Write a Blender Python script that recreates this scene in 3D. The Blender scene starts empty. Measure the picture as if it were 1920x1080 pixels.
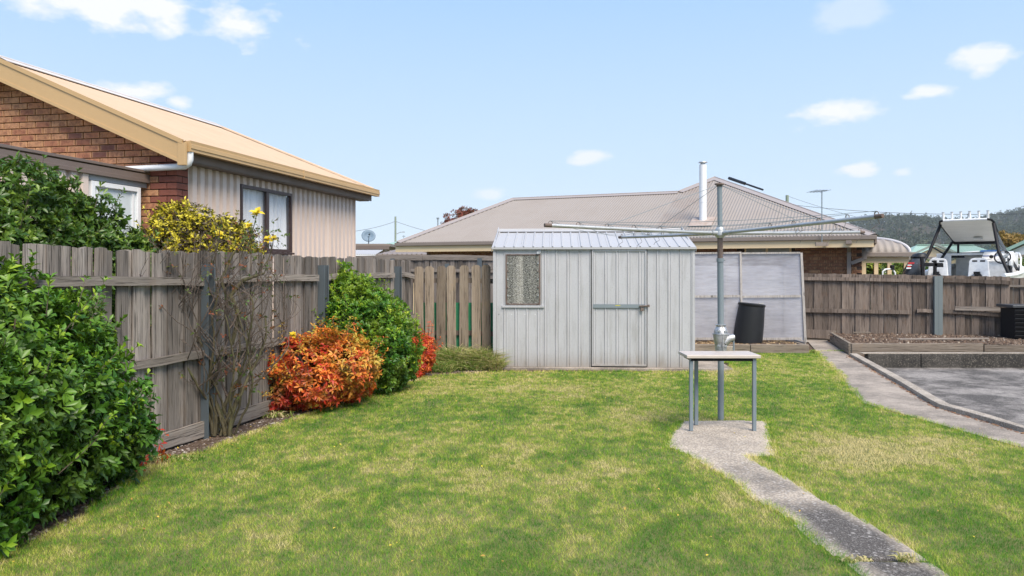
import bpy, math, random
import numpy as np
from mathutils import Vector, Matrix
R = math.radians
random.seed(7); rng = np.random.default_rng(7)
scene = bpy.context.scene
col = scene.collection
# ---------------------------------------------------------------- camera, sky, sun, exposure
F = 1425.0; HX = 960.0; HY = 503.0; EYE = 1.67      # focal length and horizon of the 1920 px photograph
cd = bpy.data.cameras.new('camera'); cam = bpy.data.objects.new('camera', cd); col.objects.link(cam)
cam.location = (0, 0, EYE); cam.rotation_euler = (R(90), 0, 0)
cd.sensor_width = 36; cd.lens = F / 1920 * 36; cd.shift_y = -(540 - HY) / 1920
cd.clip_start = .1; cd.clip_end = 9000
scene.camera = cam
scene.view_settings.view_transform = 'Standard'; scene.view_settings.look = 'None'
scene.view_settings.exposure = 0.4; scene.view_settings.gamma = 1
SUN_EL, SUN_AZ = R(52), R(150)                        # compass style: azimuth from +Y towards +X
sl = bpy.data.lights.new('sun', 'SUN'); sl.energy = 4.4; sl.angle = R(32); sl.color = (1, .90, .77)
so = bpy.data.objects.new('sun', sl); col.objects.link(so)
sd = Vector((math.sin(SUN_AZ) * math.cos(SUN_EL), math.cos(SUN_AZ) * math.cos(SUN_EL), math.sin(SUN_EL)))
so.rotation_euler = (-sd).to_track_quat('-Z', 'Y').to_euler()
W = bpy.data.worlds.new('World'); scene.world = W; W.use_nodes = True
nt = W.node_tree; nt.nodes.clear()
def N(t, **k):
    n = nt.nodes.new(t)
    for a, b in k.items(): setattr(n, a, b)
    return n
def Lk(a, b): nt.links.new(a, b)
def mathn(op, a, b=None, clamp=False):
    n = N('ShaderNodeMath', operation=op); n.use_clamp = clamp
    for i, x in enumerate((a, b)):
        if x is None: continue
        if isinstance(x, (int, float)): n.inputs[i].default_value = x
        else: Lk(x, n.inputs[i])
    return n.outputs[0]
out = N('ShaderNodeOutputWorld'); bg = N('ShaderNodeBackground'); bg.inputs[1].default_value = .097
Lk(bg.outputs[0], out.inputs[0])
sky = N('ShaderNodeTexSky', sky_type='NISHITA'); sky.sun_disc = False
sky.sun_elevation = SUN_EL; sky.sun_rotation = SUN_AZ; sky.air_density = 1.0; sky.dust_density = 1.2; sky.ozone_density = 1.5
tc = N('ShaderNodeTexCoord'); sep = N('ShaderNodeSeparateXYZ'); Lk(tc.outputs['Generated'], sep.inputs[0])
X_, Y_, Z_ = sep.outputs
az = mathn('ARCTAN2', X_, Y_); el = mathn('ARCSINE', Z_)
# thin high haze: pale near the horizon, soft blue above
hz = N('ShaderNodeValToRGB'); Lk(el, hz.inputs[0])
cr = hz.color_ramp; cr.elements[0].position = 0.0; cr.elements[0].color = (6.9, 7.95, 8.8, 1)
cr.elements[1].position = .36; cr.elements[1].color = (3.45, 5.5, 9.0, 1)
e = cr.elements.new(.12); e.color = (5.45, 7.0, 8.85, 1)
e = cr.elements.new(1.0); e.color = (3.0, 4.7, 8.3, 1)
mixs = N('ShaderNodeMix', data_type='RGBA'); mixs.inputs[0].default_value = .93
Lk(sky.outputs[0], mixs.inputs[6]); Lk(hz.outputs[0], mixs.inputs[7])
# broken clouds
no = N('ShaderNodeTexNoise'); no.inputs['Scale'].default_value = 9; no.inputs['Detail'].default_value = 8; no.inputs['Roughness'].default_value = .62
mp = N('ShaderNodeMapping'); mp.inputs['Scale'].default_value = (1, 1, 2.0); Lk(tc.outputs['Generated'], mp.inputs[0]); Lk(mp.outputs[0], no.inputs['Vector'])
nn = mathn('SUBTRACT', no.outputs[0], .5)
no2 = N('ShaderNodeTexNoise'); no2.inputs['Scale'].default_value = 26; no2.inputs['Detail'].default_value = 5
Lk(mp.outputs[0], no2.inputs['Vector']); nn2 = mathn('SUBTRACT', no2.outputs[0], .5)
def cloud(px, py, wx, wy, k=1.0):
    a0 = math.atan((px - HX) / F); r = math.hypot(1, (px - HX) / F); e0 = math.atan((HY - py) / F / r)
    u = mathn('DIVIDE', mathn('SUBTRACT', az, a0), wx / F / r / r); v = mathn('DIVIDE', mathn('SUBTRACT', el, e0), wy / F / r)
    d = mathn('SQRT', mathn('ADD', mathn('MULTIPLY', u, u), mathn('MULTIPLY', v, v)))
    d = mathn('ADD', d, mathn('ADD', mathn('MULTIPLY', nn, 3.4), mathn('MULTIPLY', nn2, 2.2)))
    return mathn('MULTIPLY', mathn('MULTIPLY', mathn('SUBTRACT', 1.2, d), 1.25, True), k)
tot = None
for c in ((120, -5, 330, 40, 1), (300, 12, 170, 42, 1), (430, 40, 85, 34, 1), (252, 170, 58, 15, 1), (335, 192, 24, 10, .95),
          (1550, 208, 62, 24, 1), (1592, 206, 42, 20, .9), (1100, 294, 34, 13, .8), (1855, 106, 55, 23, .9), (1740, 172, 34, 12, .9), (1612, 317, 38, 11, .9),
          (1694, 323, 20, 9, .6), (1590, 24, 60, 26, .35), (915, 365, 30, 12, .6), (2300, 150, 260, 60, 1), (-500, 120, 320, 70, 1), (1000, -420, 420, 80, .8), (2600, -200, 400, 90, .9), (505, 278, 18, 6, .3)):
    m_ = cloud(*c)
    tot = m_ if tot is None else mathn('MAXIMUM', tot, m_)
# loose cloud everywhere else
low = N('ShaderNodeTexNoise'); low.inputs['Scale'].default_value = 3.1; low.inputs['Detail'].default_value = 9
mp2 = N('ShaderNodeMapping'); mp2.inputs['Location'].default_value = (4.2, 1.7, .3); mp2.inputs['Scale'].default_value = (1, 1, 2.4)
Lk(tc.outputs['Generated'], mp2.inputs[0]); Lk(mp2.outputs[0], low.inputs['Vector'])
lm = mathn('MULTIPLY', mathn('SUBTRACT', low.outputs[0], .56), 5, True)
front = mathn('MULTIPLY', mathn('SUBTRACT', .25, Y_), 2.5, True)
tot = mathn('MAXIMUM', tot, mathn('MULTIPLY', lm, front))
mixc = N('ShaderNodeMix', data_type='RGBA'); Lk(mathn('MULTIPLY', tot, .93, True), mixc.inputs[0])
Lk(mixs.outputs[2], mixc.inputs[6]); mixc.inputs[7].default_value = (8.2, 8.25, 8.4, 1)
Lk(mixc.outputs[2], bg.inputs[0])

# ---------------------------------------------------------------- helpers
def at(px, D, py=None):
    """point at distance D along the view axis, seen in photograph column px (and row py)"""
    return ((px - HX) / F * D, D, 0 if py is None else EYE + (HY - py) / F * D)
def gp(px, py, z=0.0):
    D = (EYE - z) * F / (py - HY); return ((px - HX) / F * D, D)

def tag(o, label=None, cat=None, group=None, kind=None):
    if label: o['label'] = label
    if cat: o['category'] = cat
    if group: o['group'] = group
    if kind: o['kind'] = kind
    return o
def empty(name, loc, rz=0, label=None, cat=None, group=None):
    o = bpy.data.objects.new(name, None); col.objects.link(o); o.location = loc; o.rotation_euler = (0, 0, rz)
    o.empty_display_size = .2
    return tag(o, label, cat, group)
def link(name, me, m, parent=None, loc=None, rz=0):
    if m is not None and not me.materials: me.materials.append(m)
    o = bpy.data.objects.new(name, me); col.objects.link(o)
    if parent: o.parent = parent
    if loc is not None: o.location = loc
    if rz: o.rotation_euler = (0, 0, rz)
    return o
class MB:
    def __init__(s): s.v = []; s.f = []; s.mi = []; s.cur = 0
    def add(s, vs, fs):
        b = len(s.v); s.v += [tuple(v) for v in vs]
        for f in fs: s.f.append(tuple(i + b for i in f)); s.mi.append(s.cur)
        return s
    def box(s, x0, x1, y0, y1, z0, z1, M=None):
        vs = [Vector((x, y, z)) for z in (z0, z1) for y in (y0, y1) for x in (x0, x1)]
        if M is not None: vs = [M @ v for v in vs]
        return s.add(vs, [(0, 2, 3, 1), (4, 5, 7, 6), (0, 1, 5, 4), (2, 6, 7, 3), (0, 4, 6, 2), (1, 3, 7, 5)])
    def bar(s, a, b, w, h, up=(0, 0, 1)):
        """rectangular bar from a to b, width w sideways, height h along up"""
        a, b = Vector(a), Vector(b); d = (b - a).normalized(); up = Vector(up)
        if abs(d.dot(up)) > .99: up = Vector((0, 1, 0))
        sx = d.cross(up).normalized() * (w / 2); uz = sx.cross(d).normalized() * (h / 2)
        vs = [p + i * sx + j * uz for p in (a, b) for j in (-1, 1) for i in (-1, 1)]
        return s.add(vs, [(0, 1, 3, 2), (4, 6, 7, 5), (0, 4, 5, 1), (2, 3, 7, 6), (0, 2, 6, 4), (1, 5, 7, 3)])
    def tube(s, pts, r, n=8, cap=True):
        pts = [Vector(p) for p in pts]; k = len(pts)
        if not hasattr(r, '__len__'): r = [r] * k
        vs = []; prev = None
        for i, p in enumerate(pts):
            d = (pts[min(i + 1, k - 1)] - pts[max(i - 1, 0)])
            d = d.normalized() if d.length > 1e-9 else Vector((0, 0, 1))
            if prev is None: a = d.orthogonal().normalized()
            else:
                a = prev - d * prev.dot(d); a = a.normalized() if a.length > 1e-6 else d.orthogonal().normalized()
            prev = a; b = d.cross(a)
            for j in range(n):
                t = 2 * math.pi * j / n; vs.append(p + (a * math.cos(t) + b * math.sin(t)) * r[i])
        fs = [(i * n + j, i * n + (j + 1) % n, (i + 1) * n + (j + 1) % n, (i + 1) * n + j) for i in range(k - 1) for j in range(n)]
        if cap: fs += [tuple(range(n - 1, -1, -1)), tuple((k - 1) * n + j for j in range(n))]
        return s.add(vs, fs)
    def prism(s, poly, h0, h1, M=None):
        """poly in xy (or mapped by M), extruded z h0..h1"""
        n = len(poly); vs = [Vector((x, y, h0)) for x, y in poly] + [Vector((x, y, h1)) for x, y in poly]
        if M is not None: vs = [M @ v for v in vs]
        return s.add(vs, [tuple(range(n - 1, -1, -1)), tuple(range(n, 2 * n))] + [(i, (i + 1) % n, n + (i + 1) % n, n + i) for i in range(n)])
    def build(s, name, m, parent=None, loc=None, rz=0, smooth=False, bevel=0):
        me = bpy.data.meshes.new(name); me.from_pydata(s.v, [], s.f)
        for mm in (m if isinstance(m, (list, tuple)) else [m]): me.materials.append(mm)
        if any(s.mi): me.polygons.foreach_set('material_index', s.mi)
        if smooth: me.polygons.foreach_set('use_smooth', [True] * len(s.f))
        me.update()
        o = link(name, me, None, parent, loc, rz)
        if smooth:
            try: me.set_sharp_from_angle(angle=R(40))
            except Exception: pass
        if bevel:
            b = o.modifiers.new('bevel', 'BEVEL'); b.width = bevel; b.segments = 2; b.limit_method = 'ANGLE'
        return o
def npmesh(name, verts, faces, m, parent=None, attrs=None, smooth=False, loc=None):
    """verts (N,3), faces (M,k) all alike"""
    me = bpy.data.meshes.new(name); k = faces.shape[1]
    me.vertices.add(len(verts)); me.vertices.foreach_set('co', np.ascontiguousarray(verts, dtype=np.float32).ravel())
    me.loops.add(faces.size); me.loops.foreach_set('vertex_index', np.ascontiguousarray(faces, dtype=np.int32).ravel())
    me.polygons.add(len(faces)); me.polygons.foreach_set('loop_start', np.arange(0, faces.size, k, dtype=np.int32))
    me.polygons.foreach_set('loop_total', np.full(len(faces), k, dtype=np.int32))
    if smooth: me.polygons.foreach_set('use_smooth', np.ones(len(faces), dtype=bool))
    for an, av in (attrs or {}).items():
        a = me.attributes.new(an, 'FLOAT', 'POINT'); a.data.foreach_set('value', np.ascontiguousarray(av, dtype=np.float32))
    me.update(); me.validate()
    return link(name, me, m, parent, loc)

# ---------------------------------------------------------------- materials
class Mat:
    def __init__(s, name):
        s.m = bpy.data.materials.new(name); s.m.use_nodes = True; s.t = s.m.node_tree
        s.p = s.t.nodes['Principled BSDF']; s.o = s.t.nodes['Material Output']; s._c = {}
    def n(s, ty, **k):
        x = s.t.nodes.new(ty)
        for a, b in k.items(): setattr(x, a, b)
        return x
    def l(s, a, b): s.t.links.new(a, b)
    def coord(s, which='Object', stretch=(1, 1, 1), rnd=True):
        key = (which, stretch)
        if key in s._c: return s._c[key]
        mp = s.n('ShaderNodeMapping'); mp.inputs['Scale'].default_value = stretch
        if which == 'World': s.l(s.n('ShaderNodeNewGeometry').outputs['Position'], mp.inputs[0])
        else:
            s.l(s.n('ShaderNodeTexCoord').outputs['Object'], mp.inputs[0])
            if rnd:
                ml = s.n('ShaderNodeMath', operation='MULTIPLY'); ml.inputs[1].default_value = 37.0
                s.l(s.n('ShaderNodeObjectInfo').outputs['Random'], ml.inputs[0]); s.l(ml.outputs[0], mp.inputs['Location'])
        s._c[key] = mp.outputs[0]; return mp.outputs[0]
    def noise(s, scale, detail=4, rough=.6, which='Object', stretch=(1, 1, 1), lo=.35, hi=.65):
        x = s.n('ShaderNodeTexNoise'); x.inputs['Scale'].default_value = scale; x.inputs['Detail'].default_value = detail; x.inputs['Roughness'].default_value = rough
        s.l(s.coord(which, stretch), x.inputs['Vector'])
        r = s.n('ShaderNodeMapRange'); r.inputs[1].default_value = lo; r.inputs[2].default_value = hi; s.l(x.outputs[0], r.inputs[0])
        return r.outputs[0]
    def mix(s, fac, a, b, mode='MIX'):
        x = s.n('ShaderNodeMix', data_type='RGBA', blend_type=mode)
        for i, v in ((0, fac), (6, a), (7, b)):
            if isinstance(v, (int, float)): x.inputs[i].default_value = v
            elif isinstance(v, tuple): x.inputs[i].default_value = (*v[:3], 1)
            else: s.l(v, x.inputs[i])
        return x.outputs[2]
    def math(s, op, a, b=0.0, clamp=False):
        x = s.n('ShaderNodeMath', operation=op); x.use_clamp = clamp
        for i, v in enumerate((a, b)):
            if isinstance(v, (int, float)): x.inputs[i].default_value = v
            else: s.l(v, x.inputs[i])
        return x.outputs[0]
    def ramp(s, fac, stops):
        x = s.n('ShaderNodeValToRGB'); s.l(fac, x.inputs[0]); c = x.color_ramp
        for i, (p, q) in enumerate(stops):
            e = c.elements[i] if i < 2 else c.elements.new(p)
            e.position = p; e.color = (*q, 1)
        return x.outputs[0]
    def rand(s): return s.n('ShaderNodeObjectInfo').outputs['Random']
    def attr(s, nm): return s.n('ShaderNodeAttribute', attribute_name=nm).outputs['Fac']
    def base(s, c): (s.l(c, s.p.inputs['Base Color']) if not isinstance(c, tuple) else setattr(s.p.inputs['Base Color'], 'default_value', (*c, 1))); return s
    def rough(s, r): (setattr(s.p.inputs['Roughness'], 'default_value', r) if isinstance(r, (int, float)) else s.l(r, s.p.inputs['Roughness'])); return s
    def metal(s, v): s.p.inputs['Metallic'].default_value = v; return s
    def spec(s, v): s.p.inputs['Specular IOR Level'].default_value = v; return s
    def bump(s, h, dist=.01, strength=.6):
        b = s.n('ShaderNodeBump'); b.inputs['Distance'].default_value = dist; b.inputs['Strength'].default_value = strength
        s.l(h, b.inputs['Height']); s.l(b.outputs[0], s.p.inputs['Normal']); return s
def dim(c, k): return tuple(x * k for x in c)
def paint(name, c, rough=.45, dirt=.25, dc=(.12, .1, .08), sc=3, stretch=(1, 1, .3), fine=40, metal=0, which='Object', rndv=0.0):
    """painted or coated sheet with streaky grime"""
    m = Mat(name); a = m.noise(sc, 6, .65, which, stretch, .42, .72); b = m.noise(fine, 3, .6, which, (1, 1, 1), .5, .75)
    f = m.math('MULTIPLY', m.math('ADD', a, m.math('MULTIPLY', b, .5)), dirt, True)
    base = m.mix(f, c, dc)
    if rndv:
        k = m.math('ADD', m.math('MULTIPLY', m.rand(), rndv * 2), 1 - rndv)
        cmb = m.n('ShaderNodeCombineColor'); [m.l(k, cmb.inputs[i]) for i in range(3)]
        base = m.mix(1.0, base, cmb.outputs[0], 'MULTIPLY')
    m.base(base).rough(m.math('ADD', rough, m.math('MULTIPLY', a, .15))).metal(metal)
    m.bump(b, .002, .25)
    return m.m
def wood(name, c1, c2, dark, axis='z', rndv=.3, warm=(.26, .17, .1), warmk=.25, sc=1.0):
    m = Mat(name)
    st = {'z': (1, 1, .06), 'x': (.06, 1, 1), 'y': (1, .06, 1)}[axis]
    g = m.noise(34 * sc, 7, .7, 'Object', st, .3, .72); big = m.noise(3 * sc, 5, .6, 'Object', st, .35, .7)
    cr = m.noise(75 * sc, 3, .8, 'Object', tuple(x * (.35 if x < 1 else 1) for x in st), .56, .64)
    spot = m.noise(5, 5, .7, 'Object', (1, 1, .5), .55, .72)
    b = m.mix(g, c2, c1); b = m.mix(m.math('MULTIPLY', big, .55), b, dark); b = m.mix(m.math('MULTIPLY', cr, .8), b, dim(dark, .35))
    b = m.mix(m.math('MULTIPLY', spot, warmk), b, warm)
    k = m.math('ADD', m.math('MULTIPLY', m.rand(), rndv * 2), 1 - rndv)
    cmb = m.n('ShaderNodeCombineColor'); [m.l(k, cmb.inputs[i]) for i in range(3)]
    m.base(m.mix(1.0, b, cmb.outputs[0], 'MULTIPLY')).rough(.9).spec(.2)
    m.bump(m.math('SUBTRACT', g, m.math('MULTIPLY', cr, 1.5)), .004, .8)
    return m.m
def leafmat(name, stops, rough=.42, trans=.25, patch=None):
    """stops: ramp over the leaf's own random value; patch: second colour where a slow noise is high"""
    m = Mat(name); r = m.attr('rnd'); c = m.ramp(r, stops)
    if patch: c = m.mix(m.math('MULTIPLY', m.noise(patch[1], 3, .6, 'World', (1, 1, 1), .42, .66), patch[2]), c, patch[0])
    m.base(c).rough(rough).spec(.33)
    tr = m.n('ShaderNodeBsdfTranslucent'); m.l(m.mix(.35, c, (.3, .45, .06)), tr.inputs[0])
    mx = m.n('ShaderNodeMixShader'); mx.inputs[0].default_value = trans
    m.l(m.p.outputs[0], mx.inputs[1]); m.l(tr.outputs[0], mx.inputs[2]); m.l(mx.outputs[0], m.o.inputs[0])
    return m.m
def plain(name, c, rough=.5, metal=0, spec=.5):
    m = Mat(name); n_ = m.noise(8, 4, .6, lo=.3, hi=.7)
    m.base(m.mix(n_, dim(c, .82), dim(c, 1.08))).rough(rough).metal(metal).spec(spec); return m.m
def glassy(name, c, rough=.05, alpha=.35, ):
    m = Mat(name); m.base(c).rough(rough).spec(.7)
    t = m.n('ShaderNodeBsdfTransparent'); mx = m.n('ShaderNodeMixShader'); mx.inputs[0].default_value = alpha
    m.l(t.outputs[0], mx.inputs[1]); m.l(m.p.outputs[0], mx.inputs[2]); m.l(mx.outputs[0], m.o.inputs[0]); return m.m

def brickmat(name, stops, dark=(.06, .03, .025), cover=.65, rim=.55):
    m = Mat(name); r = m.rand(); c = m.ramp(r, stops)
    sp = m.noise(16, 5, .7, lo=.45, hi=.62); fine = m.noise(90, 3, .7, lo=.4, hi=.7)
    c = m.mix(m.math('MULTIPLY', sp, cover), c, dark); c = m.mix(m.math('MULTIPLY', fine, .3), c, dark)
    tco = m.n('ShaderNodeTexCoord'); sx = m.n('ShaderNodeSeparateXYZ'); m.l(tco.outputs['Object'], sx.inputs[0])
    ex = m.math('DIVIDE', m.math('ABSOLUTE', sx.outputs[0]), .117); ez = m.math('DIVIDE', m.math('ABSOLUTE', m.math('SUBTRACT', sx.outputs[2], .037)), .037)
    ed = m.n('ShaderNodeMapRange'); ed.inputs[1].default_value = .78; ed.inputs[2].default_value = .97; m.l(m.math('MAXIMUM', ex, m.math('SUBTRACT', ez, .02)), ed.inputs[0])
    if rim: c = m.mix(m.math('MULTIPLY', ed.outputs[0], rim), c, (.62, .35, .18))
    m.base(c).rough(.85).spec(.3).bump(fine, .004, .5); return m.m
def concrete(name, c, dark, pale, agg=150, which='World', stain=.6, light=(.5, .48, .44)):
    m = Mat(name); v = m.n('ShaderNodeTexVoronoi'); v.inputs['Scale'].default_value = agg; m.l(m.coord(which), v.inputs['Vector'])
    st = m.noise(1.6, 8, .72, which, lo=.42, hi=.58); sp = m.noise(agg * .8, 2, .5, which, lo=.55, hi=.7)
    st2 = m.noise(6, 6, .7, which, lo=.4, hi=.7)
    c_ = m.mix(m.math('MULTIPLY', st, stain), c, dark); c_ = m.mix(m.math('MULTIPLY', st2, .35), c_, dark); c_ = m.mix(m.math('MULTIPLY', sp, .7), c_, pale)
    dk = m.n('ShaderNodeMapRange'); dk.inputs[1].default_value = .25; dk.inputs[2].default_value = .7; m.l(v.outputs[0], dk.inputs[0])
    c_ = m.mix(m.math('MULTIPLY', dk.outputs[0], .55), c_, dim(dark, .6))
    m.base(c_).rough(.9).spec(.25).bump(v.outputs[0], .003, .6); return m.m

WOODG = wood('weathered_grey_timber', (.37, .325, .29), (.17, .147, .13), (.045, .038, .033), 'z', .40, warm=(.2, .14, .09))
WOODB = wood('weathered_brown_timber', (.29, .235, .195), (.15, .117, .095), (.052, .039, .032), 'z', .34, warm=(.2, .1, .05))
WOODR = wood('grey_rail_timber', (.37, .325, .285), (.21, .18, .155), (.09, .075, .065), 'x', .15)
WOODN = wood('newer_paling_timber', (.36, .30, .23), (.22, .17, .125), (.10, .075, .055), 'z', .25, warm=(.3, .22, .12), warmk=.5)
SLEEPER = wood('old_sleeper_timber', (.36, .31, .25), (.2, .16, .125), (.09, .07, .055), 'x', .2)
STEEL = paint('blue_grey_post_steel', (.088, .108, .122), .45, .2, (.07, .08, .09))
GALV = paint('galvanised_steel', (.46, .475, .475), .4, .35, (.2, .22, .24), sc=9, metal=.45)
GALVD = paint('dull_blue_galvanised_tube', (.215, .255, .275), .5, .3, (.16, .2, .23), sc=9, metal=.1)
RUST = paint('rusty_steel', (.17, .13, .11), .8, .7, (.07, .04, .03), sc=12)
m = Mat('pale_grey_zinc_sheet'); a_ = m.noise(2.2, 6, .7, stretch=(1, 1, .3), lo=.4, hi=.7); b_ = m.noise(9, 5, .7, stretch=(1, 1, .12), lo=.5, hi=.72); f_ = m.noise(45, 3, .6, lo=.56, hi=.7); d_ = m.noise(1.1, 3, .5, lo=.3, hi=.7)
z_ = m.n('ShaderNodeSeparateXYZ'); m.l(m.coord('World'), z_.inputs[0]); lowd = m.n('ShaderNodeMapRange'); lowd.inputs[1].default_value = .34; lowd.inputs[2].default_value = .03; m.l(m.math('ADD', z_.outputs[2], m.math('MULTIPLY', b_, -.12)), lowd.inputs[0])
c = m.mix(m.math('MULTIPLY', a_, .35), (.505, .505, .52), (.34, .34, .34)); c = m.mix(m.math('MULTIPLY', b_, .45), c, (.24, .23, .21)); c = m.mix(m.math('MULTIPLY', f_, .25), c, (.2, .18, .16)); c = m.mix(m.math('MULTIPLY', m.math('POWER', lowd.outputs[0], 1.6), .62), c, (.27, .22, .165))
m.base(c).rough(m.math('ADD', .38, m.math('MULTIPLY', a_, .25))).metal(.12).bump(d_, .02, .35); SHED = m.m
SHEDR = paint('pale_zinc_roof_sheet', (.43, .43, .435), .5, .35, (.4, .4, .4), sc=4, metal=.12, rndv=.03)
WHITE = paint('white_paint', (.78, .79, .8), .4, .12, (.4, .4, .38))
BEIGE = paint('beige_pink_cladding', (.68, .565, .49), .5, .15, (.3, .25, .22), sc=2)
TANROOF = paint('sand_coloured_roof_sheet', (.54, .385, .245), .5, .35, (.38, .28, .19), sc=1.5, stretch=(1, 1, 1))
TAN = paint('tan_fascia_metal', (.53, .35, .165), .45, .2, (.35, .24, .13), sc=2)
BROWN = paint('brown_fascia_metal', (.165, .125, .105), .45, .15, (.08, .06, .05))
CREAM = paint('cream_paint', (.80, .61, .37), .5, .1, (.4, .33, .22))
TAUPE = paint('taupe_roof_sheet', (.292, .255, .222), .6, .25, (.2, .17, .148), sc=.9, stretch=(1, 1, 1))
TAUPED = paint('taupe_gutter', (.24, .195, .165), .5, .15, (.12, .1, .09))
MINT = paint('mint_green_roof_sheet', (.30, .44, .37), .5, .12, (.3, .4, .36), sc=1)
BLACKP = plain('black_plastic', (.013, .014, .016), .5, spec=.35)
BLACKM = plain('black_powder_coat', (.010, .010, .012), .6, spec=.25)
GEL = plain('white_gelcoat', (.86, .86, .85), .25)
GELG = plain('grey_moulded_liner', (.62, .62, .59), .5)
MORTAR = plain('dark_mortar', (.085, .06, .05), .95, spec=.2)
BRK = brickmat('mottled_house_brick', [(0, (.50, .25, .13)), (.3, (.60, .31, .165)), (.6, (.46, .20, .11)), (.88, (.36, .15, .09)), (1, (.11, .06, .06))], (.15, .055, .04), .6)
BRKR = brickmat('plain_red_brick', [(0, (.24, .085, .06)), (1, (.31, .11, .075))], (.13, .05, .04), .25, 0)
BRKF = brickmat('brown_house_brick', [(0, (.22, .095, .055)), (.4, (.36, .17, .09)), (.75, (.26, .11, .06)), (1, (.46, .25, .13))], (.07, .035, .025), .6)
# ---------------------------------------------------------------- corrugated and ribbed sheets
CORR = [(0, 0), (.0095, .003), (.019, .0095), (.0285, .016), (.038, .019), (.0475, .016), (.057, .0095), (.0665, .003)]
def profile_pts(u0, u1, prof, pitch):
    out = []; k = math.floor(u0 / pitch)
    while k * pitch < u1:
        for du, h in prof:
            u = k * pitch + du
            if u0 + 1e-6 < u < u1 - 1e-6: out.append((u, h))
        k += 1
    return [(u0, 0)] + out + [(u1, 0)]
def sheet(name, m, parent, O, U, V, u0, u1, vmin, vmax, prof=CORR, pitch=.076, amp=1.0, thick=0.0, smooth=True, curve=None):
    """sheet with ridges along V; O origin, U and V unit vectors, vmin and vmax functions of u"""
    O, U, V = Vector(O), Vector(U).normalized(), Vector(V).normalized(); Nn = U.cross(V).normalized()
    vs = []; fs = []
    for i, (u, h) in enumerate(profile_pts(u0, u1, prof, pitch)):
        a, b = vmin(u), vmax(u); n_ = Nn * (h * amp)
        vs += [O + U * u + V * a + n_, O + U * u + V * b + n_]
        if i: fs.append((2 * i - 2, 2 * i, 2 * i + 1, 2 * i - 1))
    mb = MB(); mb.add(vs, fs); o = mb.build(name, m, parent, smooth=smooth)
    if thick:
        s = o.modifiers.new('thickness', 'SOLIDIFY'); s.thickness = thick; s.offset = -1
    return o
def lerp_fn(pts):
    xs = [p[0] for p in pts]; ys = [p[1] for p in pts]
    return lambda u: float(np.interp(u, xs, ys))
def local(o, p):
    """world point to the local space of an unscaled Empty"""
    M = Matrix.Translation(o.location) @ Matrix.Rotation(o.rotation_euler[2], 4, 'Z')
    return M.inverted() @ Vector(p)

def vcap(mb, a, b, n1, n2, w=.2, lift=.02):
    """folded capping along a ridge between roof planes with normals n1 and n2"""
    a, b = Vector(a), Vector(b); d = (b - a).normalized(); out = []
    for n in (n1, n2):
        n = Vector(n).normalized(); n = -n if n.z < 0 else n; s_ = d.cross(n).normalized(); s_ = -s_ if s_.z > 0 else s_; out.append((s_ * w / 2, n * lift))
    up = (out[0][1] + out[1][1]) * .8
    for s_, n in out: mb.add([a + up, b + up, b + s_ + n, a + s_ + n, a + s_ + n * .5, b + s_ + n * .5], [(0, 1, 2, 3), (3, 2, 5, 4)])
    mb.tube([a + up, b + up], .018, 8)

# ---------------------------------------------------------------- ground
def outline(pts): return [gp(*p) for p in pts]
SOIL = Mat('garden_soil')
_a = SOIL.noise(30, 6, .7, 'World', lo=.35, hi=.65); _b = SOIL.noise(3, 4, .6, 'World'); _c = SOIL.noise(120, 2, .5, 'World', lo=.55, hi=.7)
SOIL.base(SOIL.mix(SOIL.math('MULTIPLY', _c, .6), SOIL.mix(_b, SOIL.mix(_a, (.075, .05, .035), (.16, .11, .08)), (.12, .085, .06)), (.3, .25, .2))).rough(.95).spec(.1).bump(_a, .02, .8); SOIL = SOIL.m
TURF = Mat('turf_under_blades')
_a = TURF.noise(60, 4, .7, 'World'); _b = TURF.noise(1.3, 5, .6, 'World')
TURF.base(TURF.mix(_b, TURF.mix(_a, (.09, .12, .028), (.2, .2, .07)), (.22, .2, .09))).rough(.95).spec(.1).bump(_a, .01, .6); TURF = TURF.m
FARG = Mat('far_grass'); _a = FARG.noise(.05, 5, .6, 'World'); FARG.base(FARG.mix(_a, (.09, .12, .04), (.16, .15, .08))).rough(.95); FARG = FARG.m
mb = MB(); mb.add([(-2000, -250, -.25), (2400, -250, -.25), (2400, 1550, -.25), (-2000, 1550, -.25)], [(0, 1, 2, 3)])
tag(mb.build('ground', FARG), 'plain ground sheet under the whole neighbourhood', kind='structure')

LBED = [(-3.05, 2.0)] + outline([(0, 1045), (150, 972), (235, 912), (285, 872), (345, 858), (430, 830), (500, 805), (545, 790), (620, 766), (700, 742), (750, 722), (800, 706), (870, 700), (942, 697)])
PATHL = outline([(1516, 642), (1533, 662), (1556, 683), (1578, 703), (1592, 728), (1620, 757), (1700, 779), (1800, 808), (1920, 841)]) + [(5.5, 5.6), (6.9, 4.2), (8.2, 3.0), (9.4, 2.0)]
LAWN = LBED + outline([(1300, 697), (1372, 697), (1372, 680), (1300, 680)]) + [(3.3, 15.2), (PATHL[0][0], 15.25)] + PATHL
PAD = outline([(1282, 790), (1437, 791), (1441, 815), (1446, 838), (1453, 855), (1402, 856), (1425, 872), (1460, 888), (1500, 912), (1545, 940), (1575, 952), (1618, 975), (1660, 1000), (1705, 1027), (1745, 1053), (1785, 1082)]) + [(1.95, 3.1), (1.0, 2.4)] + \
      outline([(1625, 1090), (1598, 1062), (1563, 1042), (1530, 1020), (1502, 995), (1480, 972), (1440, 950), (1415, 938), (1390, 912), (1352, 888), (1322, 872), (1290, 852), (1252, 838), (1256, 822), (1268, 805)])
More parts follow.
